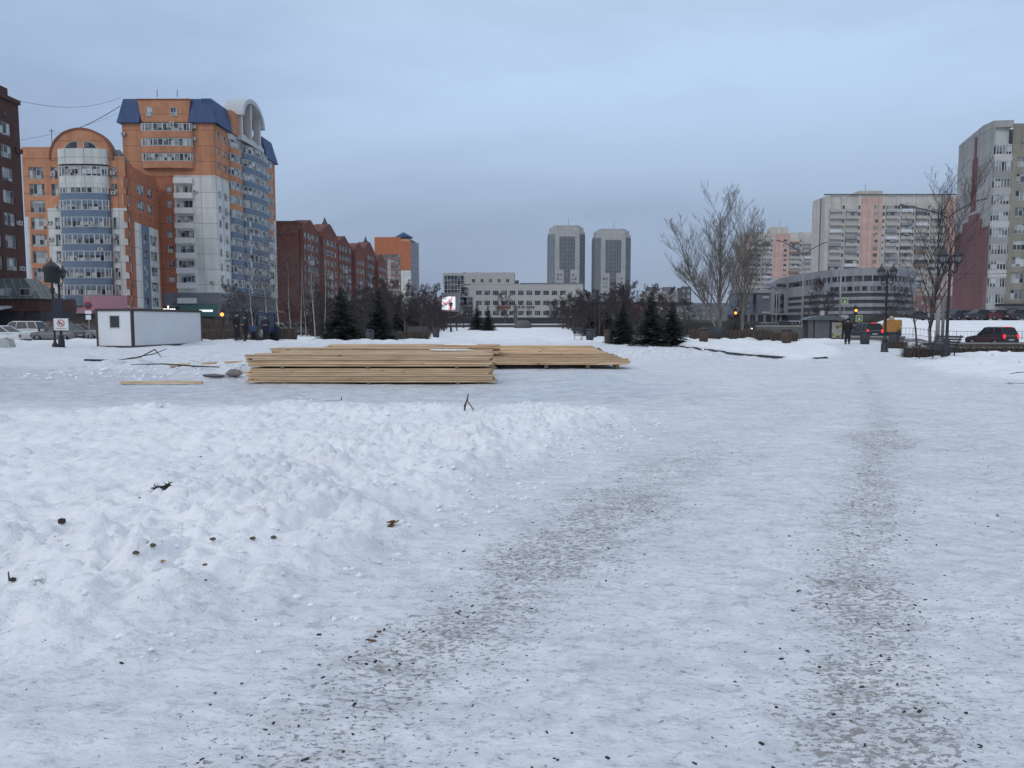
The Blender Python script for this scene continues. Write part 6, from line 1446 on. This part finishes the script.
def bin_(px, Yd, lab, mt=SLAT):
    x = xat(px, Yd); o = empty('litter_bin', (x, Yd, H(x, Yd)-.02), 0, lab, 'litter bin', 'dark litter bins by the benches'); mb = MB(); mb.lathe([(.24, 0), (.30, .06), (.34, .80), (.30, .84)], (0, 0, 0), 10); mb.build('drum', mt, o)
    mb = MB(); mb.lathe([(.36, .80), (.37, .86), (.30, .92), (.1, .94)], (0, 0, 0), 10); mb.build('rim', BLACKM, o)
BRN = M('brown_bin_wood', (.07, .045, .035), .8, .3)
bin_(369.5, 57, 'dark litter bin right of the widest spruce'); bin_(609, 54, 'brown litter bin left of the single right hand spruce', BRN); bin_(704, 52.5, 'brown litter bin left of the bench by the poplar', BRN); bin_(590, 63, 'dark litter bin under the nearest right alley lamp'); bin_(436, 74, 'dark litter bin beside the left alley lamp post')
bin_(787, 50, 'brown wide bin like planter left of the bus shelter', BRN); bin_(895, 50, 'low dark bin behind the free standing lamp post'); bin_(865.5, 54, 'low dark round bin left of the free standing lamp post')
# granite kerb round the snowy island
o = empty('granite_kerb', (10.6, 40, 0), 0, 'dark granite kerb half buried along the snowy island on the right', 'kerb'); kp = [(10.25, 52.5), (10.35, 44), (10.5, 38), (10.75, 33.5), (11.2, 31.6), (12.1, 31.0), (12.9, 31.6), (13.2, 32.6)]
GR = M('dark_granite', (.045, .05, .058), .8, .3, 5); rr_ = random.Random(4)
for (ax, ay), (bx, by) in zip(kp[:-1], kp[1:]):
    L = math.hypot(bx-ax, by-ay); n = max(1, int(L/1.0))
    for i in range(n):
        if rr_.random() < .08: continue
        p, q = Vector((ax+(bx-ax)*i/n, ay+(by-ay)*i/n, 0)), Vector((ax+(bx-ax)*(i+.97)/n, ay+(by-ay)*(i+.97)/n, 0)); d = (q-p).normalized(); s = Vector((-d.y, d.x, 0))*.07; m_ = (p+q)/2
        zz = min(H(m_.x-.3, m_.y), H(m_.x, m_.y-.3), H(m_.x+.3, m_.y), .06)+rr_.uniform(.08, .12); mb = MB(); B0 = Vector((10.6, 40, 0)); mb.hexa([p-s-B0+Vector((0, 0, -.2)), q-s-B0+Vector((0, 0, -.2)), q+s-B0+Vector((0, 0, -.2)), p+s-B0+Vector((0, 0, -.2)), p-s-B0+Vector((0, 0, zz)), q-s-B0+Vector((0, 0, zz)), q+s-B0+Vector((0, 0, zz)), p+s-B0+Vector((0, 0, zz))]); mb.build('kerb_stone', GR, o)
# fence on the bank
xa_, xb_ = xat(896, 84), xat(1060, 86); o = empty('metal_fence', (xa_, 85, 0), 0, 'low grey railing along the snowy bank below the parked cars', 'fence'); L = xb_-xa_; n = int(L/2.2); mb = MB()
for i in range(n+1): x = xa_+L*i/n; z = H(x, 85); mb2 = MB(); mb2.tube((x-xa_, 0, z-.1), (x-xa_, 0, z+1.0), .035, n=5); mb2.build('post', METAL, o)
for i in range(n):
    x0, x1 = xa_+L*i/n, xa_+L*(i+1)/n; z0, z1 = H(x0, 85), H(x1, 85)
    mb = MB()
    for dz in (.25, .95): mb.tube((x0-xa_, 0, z0+dz), (x1-xa_, 0, z1+dz), .028, n=5)
    for j in range(1, 6): t = j/6; mb.tube((x0-xa_+(x1-x0)*t, 0, z0+.25), (x0-xa_+(x1-x0)*t, 0, z0+.95), .016, n=4)
    mb.build('rail_panel', METAL, o)
# concrete block at the left edge
mb = MB(); mb.prism([(-.9, 0), (.9, 0), (.75, .5), (-.75, .5)], lambda p: (p[0], -.3, p[1]), lambda p: (p[0], .3, p[1])); o = mb.build('concrete_block', M('pale_concrete', (.36, .38, .37), .9, .1, 3, bump=.3), None, (xat(-3, 46), 46, H(-30, 46)-.02)); bevel(o, .03); tag(o, 'pale concrete block at the left edge before the parked cars', 'concrete block')

# ================================================================ SMALL THINGS ON THE SNOW
DK = M('dark_bark_scraps', (.035, .028, .024), .95, .4, 20); LF = M('dry_leaf', (.13, .065, .03), .9, .3, 20)
def on(px, py):
    p = gp(px, py, .0)
    o = Vector((0, 0, CAMZ)); d = (p-o).normalized(); t = (p-o).length*.55
    ts = np.linspace(t, (p-o).length*1.02, 500); hh = height(d.x*ts, d.y*ts); k = int(np.argmax(CAMZ+d.z*ts <= hh)); k = k if CAMZ+d.z*ts[k] <= hh[k] else 499
    p = o+d*float(ts[k]); return p.x, p.y, H(p.x, p.y)
def scrap(name, px, py, lab, cat, fn, mt=DK):
    x, y, z = on(px, py); mb = MB(); fn(mb); o = mb.build(name, mt, None, (x, y, z+.004)); tag(o, lab, cat); return o
r_ = random.Random(9)
def twigs(mb, n=14, R=.14):
    for i in range(n): a = r_.random()*pi; x, y = r_.gauss(0, R*.5), r_.gauss(0, R*.4); l = r_.uniform(.04, R); mb.tube((x-cos(a)*l, y-sin(a)*l, r_.uniform(0, .03)), (x+cos(a)*l, y+sin(a)*l, r_.uniform(0, .05)), .006, .003, 4)
scrap('twig_pile', 163, 490, 'dark little heap of twigs on the trampled snow bank', 'twigs', lambda mb: twigs(mb, 34, .07))
scrap('twig_pile', 205, 515, 'scatter of fine dry twigs behind the lumpy snow', 'twigs', lambda mb: twigs(mb, 6, .1)) if 0 else None
def lump(mb, a=.04, b=.03, c=.03, seed=1):
    q = random.Random(seed); n = 8; rings = [(.7, 0), (1, .4), (.8, .8), (.3, 1)]
    mb.lathe([(a*f, c*z) for f, z in rings], (0, 0, 0), n, sq=b/a); mb.v = [(x*q.uniform(.75, 1.2), y*q.uniform(.75, 1.2), z*q.uniform(.8, 1.2)) for x, y, z in mb.v]; mb.sm = [False]*len(mb.sm)
scrap('wood_chunk', 62, 524, 'small dark square chunk of wood on the left snow bank', 'wood chunk', lambda mb: mb.hexa([(-.02, -.014, 0), (.018, -.018, 0), (.02, .014, 0), (-.018, .018, 0), (-.019, -.014, .03), (.017, -.017, .035), (.019, .014, .03), (-.017, .018, .032)]))
scrap('bark_piece', 13, 582, 'dark splintered bark piece near the left edge', 'bark', lambda mb: (lump(mb, .02, .014, .018, 3), mb.tube((-.02, 0, 0), (-.03, .01, .05), .005, .003, 4)))
for k, (px, py, lb) in enumerate([(136, 556, 'leftmost of the dark clods melting into the lumpy snow'), (153, 549, 'dark clod just right of the leftmost clod'), (213, 541, 'dark wedge shaped clod in a snow hollow'), (253, 541, 'flat dark clod left of its close twin'), (274, 539, 'dark clod right of its close twin')]):
    scrap('frozen_clod', px, py, lb, 'clod', lambda mb: lump(mb, .022, .014, .018, k+5), M('clod_earth', (.10, .08, .065), .95, .3, 20))
scrap('dry_leaf', 205, 567, 'reddish brown dry leaf on the lumpy snow', 'leaf', lambda mb: lump(mb, .018, .012, .010, 21), LF)
scrap('dry_leaf', 163, 563, 'ochre dry leaf between the dark clods', 'leaf', lambda mb: lump(mb, .018, .010, .010, 25), M('ochre_leaf', (.30, .20, .10), .9))
scrap('leaf_heap', 391, 527, 'small brown heap of leaf scraps at the bank edge', 'leaves', lambda mb: (twigs(mb, 8, .03), lump(mb, .02, .02, .015, 31)), LF)
scrap('bark_piece', 372, 642, 'flat brown bark piece where the tyre track begins', 'bark', lambda mb: lump(mb, .024, .012, .007, 33), LF)
scrap('bark_piece', 379, 633, 'small reddish bark scrap above the flat brown bark piece', 'bark', lambda mb: lump(mb, .015, .009, .007, 34), LF)
def forked(mb): mb.tube((-.03, 0, 0), (.04, 0, .27), .012, .010, 5); mb.tube((.02, 0, .16), (.12, -.02, .02), .010, .008, 5); mb.tube((-.03, 0, .06), (.03, 0, .2), .013, .012, 5)
scrap('forked_stick', 466, 411, 'short forked brown stick standing upright in the snow before the packs', 'stick', forked, M('wet_stick', (.09, .05, .03), .9))
scrap('bent_stick', 336, 402, 'thin dark bent stick on the road edge before the packs', 'stick', lambda mb: (mb.tube((-.22, 0, .02), (.1, 0, .03), .004, .003, 4), mb.tube((.1, 0, .03), (.12, 0, .10), .012, .008, 5)))
scrap('bent_branch', 145, 362, 'dark bent branch on the snow right below the cabin', 'branch', lambda mb: (mb.path([Vector((-.9, 0, .03)), Vector((-.2, 0, .1)), Vector((.3, .1, .38)), Vector((.55, 0, .12))], [.01, .02, .02, .008], 6), mb.path([Vector((-.9, .1, .03)), Vector((.2, .2, .22)), Vector((.7, .1, .4))], [.01, .018, .01], 5)))
scrap('bent_branch', 190, 369, 'long dark branch lying left of the thin leaning board', 'branch', lambda mb: mb.path([Vector((-1.8, .1, .12)), Vector((-.8, 0, .14)), Vector((.2, -.1, .08)), Vector((1.6, -.2, .03))], [.01, .02, .022, .01], 6))
scrap('fallen_twig', 1018, 375, 'dark twig lying on the snow at the right edge', 'twig', lambda mb: mb.path([Vector((-.25, 0, .02)), Vector((0, .05, .06)), Vector((.3, 0, .08))], [.006, .012, .006], 5))
scrap('fallen_twig', 1011, 384, 'flat dark twig just below the other twig at the right edge', 'twig', lambda mb: twigs(mb, 6, .2))
scrap('dark_plank', 96, 361, 'short dark plank left of the bent branch below the cabin', 'plank', lambda mb: mb.hexa([(-.45, -.06, 0), (.5, -.05, 0), (.5, .1, 0), (-.45, .1, 0), (-.45, -.06, .07), (.5, -.05, .05), (.5, .1, .05), (-.45, .1, .07)]))
scrap('frozen_sack', 234, 376, 'grey brown frozen sack half buried left of the front packs', 'sack', lambda mb: lump(mb, .24, .18, .17, 41), M('grey_sack', (.20, .18, .17), .95, .4, 6))
scrap('frozen_scrap', 214, 377, 'flat dark frozen scrap left of the grey brown sack', 'scrap', lambda mb: lump(mb, .34, .15, .07, 43), M('dark_sack', (.13, .12, .12), .95, .4, 6))
# countless bits of grit and crumbs trodden into the snow
C = MB(); D = MB(); rr = np.random.RandomState(8); n = 0
def trk(T, w_, cnt):
    P_ = []
    for (ax, ay), (bx, by) in zip(T[:-1], T[1:]):
        for i in range(int(cnt*(1 if ay < 9 else .6))): t = rr.rand(); P_.append((ax+(bx-ax)*t+rr.randn()*w_, ay+(by-ay)*t+rr.randn()*w_))
    return P_
pts = trk(T1, .35, 60)+trk(T2, .30, 60)+trk(T3, .4, 30)+[(rr.uniform(-4, 6), 2.4+10*rr.rand()**1.6) for _ in range(260)]
pts = np.array(pts); hz = height(pts[:, 0], pts[:, 1])
for (x, y), z in zip(pts, hz):
    a = rr.rand()*6.28; s = .0022+.005*rr.rand()**3; l = s*(1+2.0*rr.rand()); c_, s_ = cos(a), sin(a)
    q = [(-l, -s*.6), (l*.8, -s), (l, s*.7), (-l*.7, s)]; b_ = [(x+u*c_-v*s_, y+u*s_+v*c_, z-.001) for u, v in q]; C.hexa(b_+[(x+(u*c_-v*s_)*.7, y+(u*s_+v*c_)*.7, z+s*.8) for u, v in q])
tag(C.build('grit_crumbs', DK), kind='stuff')
# crumbled snow clods along the shovelled edges
E = MB(); cand = rr.uniform([-14, 3.2], [6, 17], (14000, 2)); sd_ = polysd(cand[:, 0], cand[:, 1], BANK); keep = ((np.abs(sd_-.35) < .55+.3*rr.rand(len(cand))) | (rr.rand(len(cand)) < .03)) & (sd_ > -.7); cand = cand[keep][:2600]
c2 = rr.uniform([-15, 21], [-7, 28], (500, 2)); c3 = np.stack([rr.uniform(4, 9, 400), rr.normal(35.5, 1.2, 400)], 1); c4 = rr.uniform([16, 21], [32, 37], (700, 2)); c4 = c4[polysd(c4[:, 0], c4[:, 1], RBANK) > 0]
cand = np.concatenate([cand, c2, c3, c4]); hz = height(cand[:, 0], cand[:, 1])
ico_v = [(0, 0, 1), (.89, 0, .45), (.28, .85, .45), (-.72, .53, .45), (-.72, -.53, .45), (.28, -.85, .45), (.72, .53, -.45), (-.28, .85, -.45), (-.89, 0, -.45), (-.28, -.85, -.45), (.72, -.53, -.45), (0, 0, -1)]
ico_f = [(0, 1, 2), (0, 2, 3), (0, 3, 4), (0, 4, 5), (0, 5, 1), (1, 6, 2), (2, 7, 3), (3, 8, 4), (4, 9, 5), (5, 10, 1), (2, 6, 7), (3, 7, 8), (4, 8, 9), (5, 9, 10), (1, 10, 6), (11, 7, 6), (11, 8, 7), (11, 9, 8), (11, 10, 9), (11, 6, 10)]
for (x, y), z in zip(cand, hz):
    s = (.005+.024*rr.rand()**3.5)*(1 if y < 18 else 2.6); sc = (1+.5*rr.rand(), 1+.4*rr.rand(), .6+.4*rr.rand())
    E.add([(x+v[0]*s*sc[0]*rr.uniform(.7, 1.2), y+v[1]*s*sc[1]*rr.uniform(.7, 1.2), z+s*.25+v[2]*s*sc[2]*rr.uniform(.7, 1.2)) for v in ico_v], ico_f, 0, False)
tag(E.build('snow_clods', M('clean_snow', (0, 0, 0))), kind='stuff')

# ================================================================ HAZE
mb = MB(); mb.box(-2700, 2700, -1100, 3700, -2.2, 78); hz_ = mb.build('haze', (lambda m: m)(bpy.data.materials.new('haze_air'))); tag(hz_, kind='stuff')
hm = hz_.data.materials[0]; hm.use_nodes = True; t = hm.node_tree; t.nodes.clear(); o_ = t.nodes.new('ShaderNodeOutputMaterial'); v = t.nodes.new('ShaderNodeVolumePrincipled')
v.inputs['Color'].default_value = (.80, .88, 1, 1); v.inputs['Density'].default_value = .0001; t.links.new(v.outputs[0], o_.inputs['Volume'])
